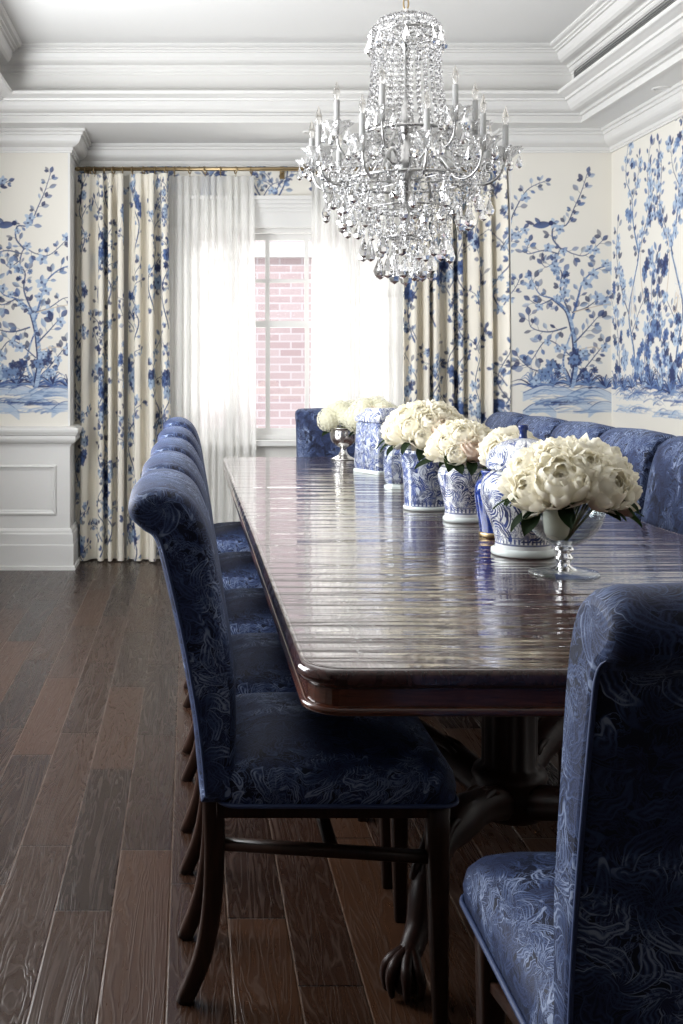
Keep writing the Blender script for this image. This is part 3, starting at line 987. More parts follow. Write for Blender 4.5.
# ------------------------------------------------------------------ curtains
RODY, RODZ = 6.905, 2.505
rod = thing('curtain_rod', 'slim aged brass curtain rod across the window bay under the crown', 'curtain rod', (0, RODY, RODZ))
MB().tube([(-.715, 0, 0), (1.95, 0, 0)], .0125, 12).build('pole', M['brass'], rod)
for x in (-.718, 1.952):
    MB().lathe([(.001, -.014), (.016, -.01), (.02, 0), (.016, .01), (.001, .014)], 14).build('finial', M['brass'], rod).location = (x, 0, 0)
for x in (-.66, .60, 1.9):
    mb = MB().box((x - .008, 0, -.008), (x + .008, YB - RODY, .008)).box((x - .015, YB - RODY - .012, -.04), (x + .015, YB - RODY, .04))
    mb.build('bracket', M['brass'], rod)

ring_mesh = None


def ring(x, label, group):
    global ring_mesh
    if ring_mesh is None:
        mb = MB()
        mb.tube([(0, .021 * math.cos(a), .021 * math.sin(a)) for a in [2 * PI * k / 18 for k in range(18)]], .0042, 7, closed=True)
        mb.tube([(0, 0, -.021), (.003, 0, -.03), (0, 0, -.042)], .002, 6)
        o = mb.build('curtain_ring', M['brass'])
        ring_mesh = o.data
    else:
        o = bpy.data.objects.new('curtain_ring', ring_mesh)
        COL.objects.link(o)
    o.location = (x, RODY, RODZ - .008)
    o.rotation_euler = (0, 0, random.uniform(-.5, .5))
    tag(o, label, 'curtain ring', group)


def curtain(name, label, x0, x1, y, nfold, amp, ztop, zbot, cv, mat, seed, nu, nv, full=1.9, bend=0.0, flare=0.0, gather=.55):
    r = random.Random(seed)
    T = np.linspace(0, 1, nu)
    ph = np.array([r.uniform(-.5, .5) for _ in range(nfold + 2)])
    am = np.array([r.uniform(.65, 1.25) for _ in range(nfold + 2)])
    warp = np.interp(T, np.linspace(0, 1, nfold + 2), np.linspace(0, 1, nfold + 2) + ph * .5 / nfold)
    warp = (warp - warp[0]) / (warp[-1] - warp[0])
    A = np.interp(T, np.linspace(0, 1, nfold + 2), am)
    V = np.linspace(0, 1, nv)
    co = np.zeros((nv, nu, 3))
    for j, vv in enumerate(V):
        z = zbot + (ztop - zbot) * vv
        k = .8 + .2 * math.sin(vv * 3)
        topf = max(0, 1 - (1 - vv) / .10)              # pinched into pleats at the heading
        a = amp * A * k * (1 - gather * topf)
        s = np.sin(2 * PI * nfold * warp + .25 * math.sin(vv * 4 + seed))
        c = np.cos(2 * PI * nfold * warp + .25 * math.sin(vv * 4 + seed))
        xx = x0 + (x1 - x0) * T + flare * (1 - vv) * (T - .5) * 2
        sx = (x1 - x0) / nfold * .16 * c * s * (1 - topf * .5)
        co[j, :, 0] = xx - sx
        co[j, :, 1] = y + a * np.sign(s) * np.abs(s) ** .75 - bend * T ** 6 + .008 * math.sin(vv * 5 + seed) * A
        co[j, :, 2] = z
    idx = np.arange(nu * nv).reshape(nv, nu)
    f = np.stack([idx[:-1, :-1], idx[:-1, 1:], idx[1:, 1:], idx[1:, :-1]], -1).reshape(-1, 4)
    colr = None
    if cv is not None:
        U, VV = np.meshgrid(T * (x1 - x0) * full, V * (ztop - zbot))
        colr = cv.sample(U.ravel(), VV.ravel())
    o = np_mesh(name, co.reshape(-1, 3), f, colr, mat, True)
    tag(o, label, 'curtain')
    return o


LIN = s2l((240, 234, 221))
ZT, ZBt = RODZ - .034, .008
cv1 = vine_fabric(.9, 2.5, 41, LIN)
curtain('floral_drape', 'blue floral linen drape at the bay\'s left corner beside the wainscot', -.73, -.425, 6.885, 4, .062, ZT, ZBt, cv1, M['drape'], 2, 330, 460, 2.6, 0, .008)
cv2 = vine_fabric(.9, 2.5, 47, LIN)
curtain('floral_drape', 'blue floral linen drape next to the left white sheer', -.385, -.135, 6.885, 3, .06, ZT, ZBt, cv2, M['drape'], 5, 330, 460, 2.6, 0, .02)
cv3 = vine_fabric(1.6, 2.5, 53, LIN)
curtain('floral_drape', 'wide blue floral linen drape right of the window, behind the chandelier', 1.36, 1.955, 6.87, 8, .06, ZT, ZBt, cv3, M['drape'], 9, 520, 460, 2.2, .22, .01)
curtain('sheer_curtain', 'left white sheer curtain glowing beside the open window gap', -.15, .415, 6.955, 11, .022, ZT, ZBt, None, M['sheer'], 3, 300, 40, gather=.2, flare=.012)
curtain('sheer_curtain', 'right white sheer curtain hanging behind the chandelier', .785, 1.375, 6.955, 11, .022, ZT, ZBt, None, M['sheer'], 8, 300, 40, gather=.2, flare=.012)
for i in range(5):
    ring(-.67 + i * .06, 'small brass curtain ring above the far left floral drape', 'rings of the corner drape')
for i in range(4):
    ring(-.37 + i * .072, 'small brass curtain ring above the floral drape beside the left sheer', 'rings of the inner left drape')
for i in range(6):
    ring(-.10 + i * .098, 'small brass curtain ring above the left white sheer', 'rings of the left sheer')
for i in range(6):
    ring(.81 + i * .105, 'small brass curtain ring above the right white sheer', 'rings of the right sheer')
for i in range(8):
    ring(1.40 + i * .073, 'small brass curtain ring above the right floral drape', 'rings of the right drape')


# ------------------------------------------------------------------ chairs (front faces +x, origin under the back's rear face)
CW = .46


def shrink(loop, d):
    n = len(loop)
    out = []
    for i in range(n):
        a, b = loop[i - 1], loop[(i + 1) % n]
        t = np.array(b) - np.array(a)
        t = t / (np.linalg.norm(t) + 1e-9)
        out.append((loop[i][0] + t[1] * d, loop[i][1] - t[0] * d))
    return out


def make_chair():
    root = thing('dining_chair', 'x', 'chair')
    # clockwise outline of the rolled back, seen from the side
    raw = [(.0, .42), (-.014, .565), (-.04, .714), (-.070, .848), (-.086, .906), (-.108, .924), (-.130, .946), (-.134, .971), (-.114, .993), (-.076, 1.001), (-.034, .990),
           (-.002, .958), (.022, .89), (.044, .764), (.057, .685), (.065, .605), (.064, .5), (.06, .42)]
    prof = [tuple(p) for p in smooth_pts(raw, 5)]
    cx = np.mean([p[0] for p in prof])
    # orientation for inward offset
    area = sum(prof[i - 1][0] * prof[i][1] - prof[i][0] * prof[i - 1][1] for i in range(len(prof)))
    sgn = -1 if area > 0 else 1
    hw = CW / 2
    secs = []
    for y, d in ((-hw, .02), (-hw + .004, .012), (-hw + .014, .004), (-hw + .03, 0.0), (-hw * .5, -.003), (0, -.006), (hw * .5, -.003), (hw - .03, 0.0), (hw - .014, .004), (hw - .004, .012), (hw, .02)):
        lp = shrink(prof, d * sgn)
        secs.append([(x, y, z) for x, z in lp])
    mb = MB().loft(secs, True, True, True, True)
    bk_ = mb.build('backrest', M['velvet'], root)
    arc = np.concatenate([[0], np.cumsum([math.dist(prof[i], prof[i + 1]) for i in range(len(prof) - 1)])])
    lay = bk_.data.uv_layers.new(name='UVMap')
    npf = len(prof)
    for p in bk_.data.polygons:
        side = abs(p.normal.y) > .75
        ks = [bk_.data.loops[li].vertex_index for li in p.loop_indices]
        wrap = {k % npf for k in ks} >= {0, npf - 1}
        for li, k in zip(p.loop_indices, ks):
            q = k % npf
            x, y, z = mb.v[k]
            a_ = arc[q] if not (wrap and q == 0) else arc[-1] + .06
            lay.data[li].uv = (x + .77, z + .53) if side else (y + .4, a_ + .1)
    lp = shrink(prof, .011 * sgn)
    for sy in (-1, 1):
        MB().tube([(x, sy * (hw - .0035), z) for x, z in lp[:26]], [.0032] * 20 + [.0028, .0022, .0016, .001, .0006, .0003], 6).build('piping', M['piping'], bk_)
    # seat cushion
    x0, x1 = .035, .472
    sm = MB()
    rows = [(.42, .006, .03), (.426, 0, .035), (.450, -.003, .04), (.472, .001, .042), (.488, .012, .045), (.501, .032, .05), (.513, .065, .055), (.522, .105, .055), (.528, .15, .04), (.530, .19, .02)]
    secs = [rrect(x0 + i, x1 - i, -hw + i, hw - i, z, r, 6) for z, i, r in rows]
    sm.loft(secs, True, True, True, True)
    def seat_uv(x, y, z):
        d = .53 - z
        fy = max(0, min(1, (abs(y) / hw - .75) / .2))
        fx = max(0, min(1, (x - .40) / .06))
        return (x + .3 + d * fx, y + .6 + math.copysign(d, y) * fy)
    st_o = sm.build('seat', M['velvet'], root, uv=[seat_uv(*p) for p in sm.v])
    pm = MB().tube(rrect(x0 - .002, x1 + .003, -hw - .003, hw + .003, .423, .035, 6), .0045, 6, closed=True)
    pm.build('piping', M['piping'], st_o)
    fr = MB().box((.03, -.205, .39), (.46, -.185, .424)).box((.03, .185, .39), (.46, .205, .424)).box((.03, -.205, .39), (.05, .205, .424)).box((.44, -.205, .39), (.46, .205, .424))
    fr.build('seat_rail', M['leg'], root)
    for sy in (-1, 1):
        ys = .130 * sy
        rear = smooth_pts([(.025, ys, .424), (.027, ys, .30), (.022, ys * .98, .19), (.004, ys * .95, .09), (-.032, ys * .9, 0)], 4)
        n = len(rear)
        MB().tube(rear, [.021 - .006 * i / (n - 1) for i in range(n)], square=1.0).build('leg', M['leg'], root)
        fy = .19 * sy
        MB().tube([(.44, fy, .424), (.441, fy, .36), (.447, fy, 0)], [.022, .021, .013], square=1.0).build('leg', M['leg'], root)
        MB().tube([(.02, ys * .98, .31), (.44, fy * .99, .31)], .010, square=1.25).build('stretcher', M['leg'], root)
    MB().tube([(.25, -.155, .31), (.25, .155, .31)], .010, square=1.2).build('stretcher', M['leg'], root)
    return root


chair = make_chair()
near_sides = [1.975, 2.51, 3.10, 3.80, 4.62]
left_labels = ['blue damask chair nearest the camera on the left side, curved legs in full view',
               'second blue damask chair from the camera along the left table side',
               'third, middle blue damask chair along the left table side',
               'fourth blue damask chair from the camera along the left table side',
               'last blue damask chair at the far end of the left row, its rolled top highest']
spots = [(.02, y + CW / 2, 0, l) for y, l in zip(near_sides, left_labels)]
far_r = [3.62, 4.14, 4.66, 5.18, 5.70]
right_labels = ['blue damask chair cut by the right edge of the photo beside the table',
                'big blue damask chair right of the front white bouquet',
                'middle blue damask chair in the right row, under the garden mural corner',
                'fourth blue damask chair of the right row, its rolled top above the ginger jar',
                'farthest blue damask chair of the right row, mostly hidden near the floral drape']
spots += [(1.555, y - CW / 2, PI, l) for y, l in zip(far_r, right_labels)]
spots += [(.640, 1.172, PI / 2, 'dark blue damask chair in the right foreground, seen from behind'),
          (.83, 6.06, -PI / 2, 'navy chair at the far table end in front of the window')]
for i, (x, y, a, lab) in enumerate(spots):
    o = chair if i == 0 else dup(chair)
    o.location = (x, y, 0)
    o.rotation_euler = (0, 0, a)
    o['label'] = lab
    o['group'] = 'blue damask dining chairs' if i < 10 else 'end chairs of the table'

# ------------------------------------------------------------------ table
TXa, TXb, TYa, TYb = .17, 1.38, 1.655, 5.71
tab = thing('dining_table', 'long polished mahogany dining table running toward the window', 'table', ((TXa + TXb) / 2, (TYa + TYb) / 2, 0))
tcx, tcy = tab.location.x, tab.location.y


def tr(i, z, r=.065):
    return rrect(TXa + i - tcx, TXb - i - tcx, TYa + i - tcy, TYb - i - tcy, z, max(.01, r - i * .6), 8)


mb = MB()
mb.loft([tr(.016, .7575), tr(.0125, .7595)], smooth=False)
mb.loft([tr(.0125, .7595), tr(.011, .7598), tr(.010, .760)])
b0 = len(mb.v)
mb.add(tr(.016, .7595), [list(range(len(tr(.016, .76))))])
mb.build('tabletop', M['top'], tab)
mb = MB()
mb.loft([tr(.0165, .7592), tr(.010, .7596), tr(.004, .757), tr(.0005, .752), tr(-.001, .745), tr(.0005, .738), tr(.005, .733), tr(.010, .732), tr(.012, .727)])
mb.build('table_edge', M['top'], tab)
mb = MB()
mb.loft([tr(.012, .727), tr(.016, .726), tr(.016, .7)], smooth=False)
mb.loft([tr(.016, .7), tr(.009, .699), tr(.006, .694), tr(.007, .688), tr(.012, .685), tr(.03, .685)])
mb.add(tr(.03, .685), [list(reversed(range(len(tr(.03, .685)))))])
mb.build('apron', M['apron'], tab)


def make_pedestal():
    prof = [(.10, .685), (.10, .66), (.085, .65), (.075, .64), (.07, .62)]
    p = MB()
    n = 64
    secs = []
    for r, z, fl in [(.12, .685, 0), (.12, .66, 0), (.095, .65, 0), (.088, .63, 0), (.07, .62, 0), (.066, .61, .006), (.066, .27, .006), (.072, .262, 0), (.085, .255, 0), (.09, .24, 0), (.085, .225, 0), (.09, .21, 0), (.092, .17, 0), (.075, .145, 0), (.05, .135, 0), (.02, .13, 0)]:
        secs.append([((r - fl * (.5 + .5 * math.cos(12 * 2 * PI * j / n))) * math.cos(2 * PI * j / n), (r - fl * (.5 + .5 * math.cos(12 * 2 * PI * j / n))) * math.sin(2 * PI * j / n), z) for j in range(n)])
    p.loft(secs, True, True, True, True)
    ped = p.build('pedestal', M['pedestal'], tab)
    for q in range(4):
        a = [(-.365, -.53), (.365, -.53), (.365, .53), (-.365, .53)][q]
        L = .62
        ux, uy = a[0] / math.hypot(*a), a[1] / math.hypot(*a)
        pts = smooth_pts([(.06, .19), (.18, .225), (.32, .245), (.44, .235), (.53, .175), (.565, .105), (.62, .065)], 5)
        N = len(pts)
        rad = [.042 - .02 * i / (N - 1) + .012 * math.exp(-((i / N - .35) / .1) ** 2) for i in range(N)]
        lb = MB().tube([(ux * d, uy * d, z) for d, z in pts], rad, 10)
        # carved acanthus ridge along the knee
        for s_ in (-1, 0, 1):
            lb.tube([(ux * d - uy * s_ * .02, uy * d + ux * s_ * .02, z + .028 + .006 * math.sin(i * 1.3)) for i, (d, z) in enumerate(pts[4:22])], .009, 6)
        lb.build('leg', M['pedestal'], ped)
        fb = MB().sphere((ux * .62, uy * .62, .036), .036, 12, 8, (1, 1, 1))
        for c in (-1.1, -.4, .4, 1.1):
            cxx, cyy = ux * math.cos(c) - uy * math.sin(c), uy * math.cos(c) + ux * math.sin(c)
            bx, by = ux * .60, uy * .60
            fb.tube(smooth_pts([(bx, by, .085), (ux * .62 + cxx * .03, uy * .62 + cyy * .03, .068), (ux * .62 + cxx * .043, uy * .62 + cyy * .043, .04), (ux * .62 + cxx * .038, uy * .62 + cyy * .038, .006)], 4), [.013, .012, .012, .012, .012, .012, .012, .011, .01, .009, .008, .007, .004], 7)
        fb.build('claw_foot', M['pedestal'], ped)
    return ped


ped = make_pedestal()
ped.location = (0, 2.62 - tcy, 0)
p2 = dup(ped, tab)
p2.location = (0, 4.72 - tcy, 0)

# ------------------------------------------------------------------ vases
ZT_ = .760


def lathe_uv(prof, n=48, smooth=True, flat_n=None):
    """lathe with cylindrical uv in metres (seam doubled)"""
    mb = MB()
    v, uv, f = [], [], []
    R = max(r for r, z in prof)
    m = n + 1
    for i, (r, z) in enumerate(prof):
        for j in range(m):
            a = 2 * PI * j / n
            v.append((r * math.cos(a), r * math.sin(a), z))
            uv.append((R * 2 * PI * j / n, z))
    for i in range(len(prof) - 1):
        for j in range(n):
            f.append((i * m + j, i * m + j + 1, (i + 1) * m + j + 1, (i + 1) * m + j))
    mb.add(v, f, smooth)
    return mb, uv


def sp(prof, n=4):
    return [(max(.0005, p[0]), p[1]) for p in smooth_pts(prof, n)]


P_A = porcelain('cobalt floral porcelain', .034, .162, 10, 5, .3)
P_B = porcelain('cobalt dense scroll porcelain', .02, .195, 13, 4, .6, (.62, .67, .74, 1))
P_C = porcelain('cobalt ginger jar porcelain', .036, .215, 8, 5, .3)
P_L = porcelain('cobalt lid porcelain', -.05, .5, 13, 5, .25, band=False)
P_D = porcelain('cobalt diaper porcelain', .015, .24, 13, 4, .4, (.55, .59, .63, 1), True, (.025, .04, .13, 1))
P_E = porcelain('deep cobalt glaze', -.1, .3, 20, 4, 1.0, (.02, .05, .3, 1), False)
M['foot_white'] = paint('white glazed porcelain foot', (.74, .80, .78, 1), .15, 0)
M['cobalt'] = paint('cobalt knob glaze', (.015, .03, .13, 1), .15, 0)

# lidded ginger jar
g = thing('ginger_jar', 'tall lidded blue and white ginger jar behind the clear glass bowl', 'jar', (.833, 2.70, ZT_), .7)
mb, uv = lathe_uv(sp([(.069, .018), (.069, .04), (.080, .08), (.098, .125), (.104, .155), (.098, .185), (.078, .205), (.07, .212), (.07, .225)]))
mb.build('body', P_C, g, uv=uv)
MB().lathe([(.002, 0), (.077, 0), (.079, .004), (.078, .014), (.070, .019)], 48).build('foot', M['foot_white'], g)
mb, uv = lathe_uv(sp([(.084, .212), (.089, .216), (.091, .232), (.085, .25), (.066, .270), (.04, .284), (.013, .290)]))
lid = mb.build('lid', P_L, g, uv=uv)
MB().lathe(sp([(.013, .287), (.0095, .295), (.0095, .306), (.012, .313), (.0125, .320), (.009, .324), (.001, .325)]), 20).build('knob', M['cobalt'], lid)

# open baluster jar with roses, third from the front
g = thing('porcelain_vase', 'white vase with blue flowers, open top full of roses, left of the lidded ginger jar', 'vase', (.832, 3.29, ZT_), 2.0)
mb, uv = lathe_uv(sp([(.056, .014), (.055, .04), (.064, .085), (.074, .125), (.074, .15), (.064, .168), (.056, .172), (.056, .185), (.05, .185), (.05, .15)]))
mb.build('body', P_A, g, uv=uv)
MB().lathe([(.002, 0), (.06, 0), (.061, .012), (.056, .016)], 40).build('foot', M['foot_white'], g)
# dense blue vase
g = thing('porcelain_vase', 'wide blue and white scroll-painted vase under the largest middle rose bouquet', 'vase', (.775, 3.57, ZT_), .4)
mb, uv = lathe_uv(sp([(.066, .012), (.067, .04), (.069, .09), (.074, .14), (.08, .175), (.08, .195), (.07, .212), (.062, .215), (.055, .21), (.055, .17)]))
mb.build('body', P_B, g, uv=uv)
MB().lathe([(.002, 0), (.069, 0), (.070, .010), (.066, .014)], 40).build('foot', M['foot_white'], g)
# small footed hexagonal jar
g = thing('porcelain_vase', 'small faceted footed blue and white vase between the square jar and the scroll vase', 'vase', (.80, 4.21, ZT_), .3)
mb, uv = lathe_uv([(.038, .02), (.044, .035), (.048, .10), (.044, .14), (.036, .15), (.036, .165), (.03, .165), (.03, .14)], 8, False)
mb.build('body', P_D, g, uv=uv)
MB().lathe([(.002, 0), (.046, 0), (.045, .01), (.034, .014), (.034, .022)], 8, smooth=False).build('foot', M['foot_white'], g)
# square tapering jar with stepped lid
g = thing('square_jar', 'large tapering square blue and white jar with flat stepped lid', 'jar', (.868, 4.86, ZT_), 0)


def square_sec(hw, z):
    return rrect(-hw, hw, -hw, hw, z, .012, 3)


def sq_uv(rows):
    mb = MB()
    n = len(square_sec(.1, 0))
    mb.loft([square_sec(h, z) for h, z in rows], True, False, True, True)
    uvs = []
    per = np.cumsum([0] + [math.dist(square_sec(.1, 0)[i], square_sec(.1, 0)[i + 1]) for i in range(n - 1)])
    for h, z in rows:
        uvs += [(p, z) for p in per]
    return mb, uvs


mb, uv = sq_uv([(.092, .014), (.096, .03), (.088, .22), (.080, .228)])
mb.build('body', P_D, g, uv=uv)
MB().loft([square_sec(.098, 0), square_sec(.098, .012), square_sec(.092, .016)], True, True, False, False).build('foot', M['foot_white'], g)
mb, uv = sq_uv([(.09, .228), (.092, .232), (.092, .25), (.078, .262), (.062, .272), (.062, .284), (.05, .29)])
mb.build('lid', P_L, g, uv=uv)
g.rotation_euler.z = .45
# cobalt vase hidden behind the ginger jar
g = thing('porcelain_vase', 'deep cobalt blue vase half hidden behind the lidded ginger jar', 'vase', (.845, 2.99, ZT_))
mb, uv = lathe_uv(sp([(.04, .0), (.042, .02), (.05, .07), (.056, .12), (.05, .15), (.036, .165), (.04, .18), (.034, .18), (.03, .15)]))
mb.build('body', P_E, g, uv=uv)
MB().lathe([(.043, 0), (.045, .003), (.045, .01), (.042, .013)], 32).build('base_ring', M['brass'], g)
# silver compotes
comp = None
for x, y, lab in ((.79, 5.56, 'silver footed compote of white hydrangeas at the far table end'), (.885, 5.24, 'silver footed compote half hidden behind the square jar')):
    if comp is None:
        comp = thing('silver_compote', lab, 'compote', (x, y, ZT_), 0, 'silver compotes')
        MB().lathe(sp([(.002, 0), (.062, 0), (.064, .006), (.05, .012), (.03, .022), (.018, .04), (.016, .055), (.024, .066)]), 36).build('foot', M['silver'], comp)
        MB().lathe(sp([(.02, .062), (.04, .072), (.062, .095), (.07, .125), (.07, .15), (.076, .162), (.07, .164), (.064, .15), (.06, .12), (.03, .09)]), 36).build('bowl', M['silver'], comp)
    else:
        c2 = dup(comp)
        c2.location = (x, y, ZT_)
        c2['label'] = lab
# clear glass bowl
gb = thing('glass_bowl', 'clear glass footed bowl holding white peonies at the front of the table', 'bowl', (.845, 2.44, ZT_))
bm_ = MB().lathe(sp([(.018, .062), (.03, .066), (.06, .085), (.082, .115), (.09, .145), (.088, .17), (.098, .19)], 5), 44)
bm_.lathe(sp([(.016, .066), (.03, .070), (.057, .089), (.079, .117), (.087, .145), (.085, .17), (.096, .19)], 5), 44)
bm_.build('bowl', M['bowl'], gb)
MB().lathe(sp([(.018, .062), (.022, .055), (.014, .047), (.020, .036), (.013, .026), (.016, .018), (.03, .010)], 4), 28).build('stem', M['crystal'], gb)
MB().lathe([(.002, 0), (.076, 0), (.078, .003), (.074, .006), (.03, .011), (.002, .012)], 40).build('foot', M['bowl'], gb)
bud = thing('peony_bud', 'closed ivory peony bud pressed inside the clear glass bowl', 'peony', (.820, 2.415, ZT_ + .078))
MB().lathe(sp([(.001, 0), (.014, .003), (.024, .014), (.028, .034), (.029, .06), (.026, .085), (.012, .095), (.001, .096)]), 20).build('bud', M['cream'], bud)
MB().tube([(0, 0, .09), (.012, .01, .13)], .004, 6).build('stem', M['stem'], bud)


# ------------------------------------------------------------------ flowers
def bloom_mesh(seed, R, layers, ruffle=.1, width=1.0):
    r = random.Random(seed)
    mb = MB()
    i = 0
    for (cnt, rr, phi, lenp, curl) in layers:
        for k in range(cnt):
            th0 = i * 2.39996 + r.uniform(-.2, .2)
            i += 1
            w = width * r.uniform(.85, 1.15) * (1.15 if cnt < 6 else .95)
            ph = phi + r.uniform(-.08, .08)
            nu, nv = 8, 6
            grid = []
            w1, w2 = r.uniform(0, 6), r.uniform(0, 6)
            for b in range(nv):
                t = b / (nv - 1)
                row = []
                for a in range(nu):
                    s = a / (nu - 1) * 2 - 1
                    half = w * (.35 + .65 * math.sin(min(1, t * 1.15) * PI * .62)) / 2 * (1 - .35 * max(0, t - .8) / .2)
                    th = th0 + s * half / max(.35, math.sin(max(.15, ph + (.5 - t) * lenp)))
                    pol = ph + (.6 - t) * lenp - .05 * (1 - s * s)
                    rad = R * rr * (1 + curl * t * t * t + ruffle * t * math.sin(3 * s + w1) * .5 + ruffle * .3 * math.sin(5 * s + w2) * t * t)
                    rad *= (1 - .06 * abs(s))
                    row.append((rad * math.sin(pol) * math.cos(th), rad * math.sin(pol) * math.sin(th), rad * math.cos(pol) * .92))
                grid.append(row)
            mb.loft(grid, closed=False)
    mb.sphere((0, 0, .02 * R), R * .44, 8, 6)
    return mb


PEONY = [(3, .48, .15, .5, .05), (4, .55, .4, .9, .02), (5, .62, .6, 1.0, .08), (6, .78, .8, 1.1, .12), (7, .9, 1.1, 1.2, .15), (7, 1.0, 1.45, 1.2, .18), (6, 1.05, 1.8, 1.1, .2)]
ROSE = [(3, .5, .16, .5, .05), (4, .6, .35, .8, .04), (5, .7, .6, .95, .06), (6, .82, .85, 1.05, .1), (7, .93, 1.15, 1.15, .16), (7, 1.0, 1.5, 1.2, .22), (6, 1.03, 1.9, 1.1, .24)]


def proto(mb, name, mat):
    o = mb.build(name, mat)
    me = o.data
    bpy.data.objects.remove(o)
    return me


peonies = [proto(bloom_mesh(s, 1.0, PEONY, .22, 1.1), 'blossom', M['cream']) for s in (1, 2, 3)]
roses = [proto(bloom_mesh(s, 1.0, ROSE, .15, 1.0), 'blossom', M['cream']) for s in (4, 5, 6)]
pinks = [proto(bloom_mesh(8, 1.0, ROSE, .07, 1.15), 'blossom', M['pink'])]


def hyd_mesh(seed):
    r = random.Random(seed)
    mb = MB()
    n = 120
    for i in range(n):
        z = 1 - 1.55 * (i + .5) / n
        a = i * 2.39996
        q = math.sqrt(max(0, 1 - z * z))
        d = Vector((q * math.cos(a), q * math.sin(a), z))
        t1 = d.orthogonal().normalized()
        t2 = d.cross(t1)
        rot = r.uniform(0, 6)
        c = d * r.uniform(.92, 1.02)
        for k in range(4):
            an = rot + k * PI / 2
            e = t1 * math.cos(an) + t2 * math.sin(an)
            s = t1 * -math.sin(an) + t2 * math.cos(an)
            mb.add([c, c + e * .09 + s * .07 + d * .03, c + e * .17 + d * .045, c + e * .09 - s * .07 + d * .03], [(0, 1, 2, 3)], True)
    mb.sphere((0, 0, 0), .74, 12, 8)
    return mb


hyds = [proto(hyd_mesh(s), 'blossom', M['green_white']) for s in (1, 2)]


def leaf_mesh():
    mb = MB()
    g_ = []
    for i in range(7):
        t = i / 6
        w_ = .24 * math.sin(PI * min(1, t * .97 + .02)) ** .8
        z = .12 * math.sin(t * 2.2) - .18 * t * t
        g_.append([(t, -w_, z + .05), (t, -w_ * .5, z + .015), (t, 0, z), (t, w_ * .5, z + .015), (t, w_, z + .05)])
    return mb.loft(g_, closed=False)


leaf_me = proto(leaf_mesh(), 'leaf', M['leaf'])


def child(me, name, parent, loc=(0, 0, 0), rot=(0, 0, 0), sc=1.0):
    o = bpy.data.objects.new(name, me)
    COL.objects.link(o)
    o.parent = parent
    o.location = loc
    o.rotation_euler = rot
    o.scale = (sc, sc, sc)
    return o


def bouquet(name, c, rad, hz, n, size, kinds, label, group, cat, neck, seed, pink=None, leaves=1, tilt=.9, squash=1.0, toppers=None):
    """a dome of single stems meeting in the neck of the vase"""
    r = random.Random(seed)
    pts = []
    for i in range(n):
        z = 1 - 1.02 * (i + .3) / n
        a = i * 2.39996 + seed
        q = math.sqrt(max(0, 1 - z * z))
        pts.append((q * math.cos(a), q * math.sin(a) * squash, z))
    if pink:
        pk = min(range(n), key=lambda i: pts[i][1] + .35 * abs(pts[i][2] - .25) - .25 * pts[i][0])
        pink = {pk: list(pink.values())[0]}
    for i, (dx, dy, dz) in enumerate(pts):
        pos = Vector((c[0] + dx * rad, c[1] + dy * rad, c[2] + dz * hz))
        ispink = pink is not None and i in pink
        t = thing('pink_rose' if ispink else name, pink[i] if ispink else label, cat if not ispink else 'rose', pos, 0, None if ispink else group)
        d = Vector((dx, dy, dz * .9 + .25)).normalized()
        s = size * r.uniform(.86, 1.14)
        me = r.choice(pinks if ispink else kinds)
        q = Vector((0, 0, 1)).rotation_difference(d).to_euler()
        b = child(me, 'blossom', t, (0, 0, 0), q, s)
        nk = Vector(neck) - pos
        back = -d * s * .5
        MB().tube([tuple(back), tuple(back * .5 + nk * .45 + Vector((0, 0, .0))), tuple(nk)], .0028, 6).build('stem', M['stem'], t)
        if dz < .6:
            for k in range(leaves):
                az = math.atan2(dy, dx) + r.uniform(-.6, .6)
                lo = Vector((dx, dy, 0)) * (-.2 * s) + Vector((0, 0, -s * .85))
                child(leaf_me, 'leaf', t, lo, (r.uniform(-.3, .3), r.uniform(.15, .7), az), r.uniform(.055, .085))


bouquet('white_peony', (.852, 2.44, ZT_ + .19), .108, .075, 18, .053, peonies, 'ivory peony bloom in the clear glass footed bowl', 'peonies in the glass bowl', 'peony', (.85, 2.44, ZT_ + .075), 3, leaves=2)
bouquet('white_rose', (.832, 3.29, ZT_ + .205), .085, .07, 20, .040, roses, 'ivory rose in the vase left of the ginger jar', 'roses in the floral vase', 'rose', (.832, 3.29, ZT_ + .13), 5, {9: 'pale pink rose low in the vase left of the ginger jar'})
bouquet('white_rose', (.775, 3.57, ZT_ + .245), .108, .08, 26, .043, roses, 'ivory rose in the wide scroll-painted vase', 'roses in the scroll vase', 'rose', (.775, 3.57, ZT_ + .17), 1, {11: 'pale pink rose at the front of the largest middle bouquet'})
bouquet('white_rose', (.90, 3.03, ZT_ + .215), .055, .05, 9, .04, roses, 'ivory rose behind the ginger jar lid in the cobalt vase', 'roses in the cobalt vase', 'rose', (.845, 2.99, ZT_ + .14), 2)
bouquet('white_hydrangea', (.785, 5.56, ZT_ + .19), .075, .06, 7, .062, hyds, 'greenish white hydrangea head in the far silver compote', 'hydrangeas in the far compote', 'hydrangea', (.79, 5.56, ZT_ + .1), 4)
bouquet('white_hydrangea', (.885, 5.22, ZT_ + .21), .085, .07, 8, .062, hyds, 'greenish white hydrangea head in the compote behind the square jar', 'hydrangeas behind the square jar', 'hydrangea', (.885, 5.24, ZT_ + .1), 7,
        {6: 'faded pink rose beside the far hydrangeas'})

# ------------------------------------------------------------------ chandelier
CX, CY = .78, 3.90
ch = thing('chandelier', 'large silver and crystal chandelier with candle lights hanging over the table', 'chandelier', (CX, CY, 1.55))
B = 1.55


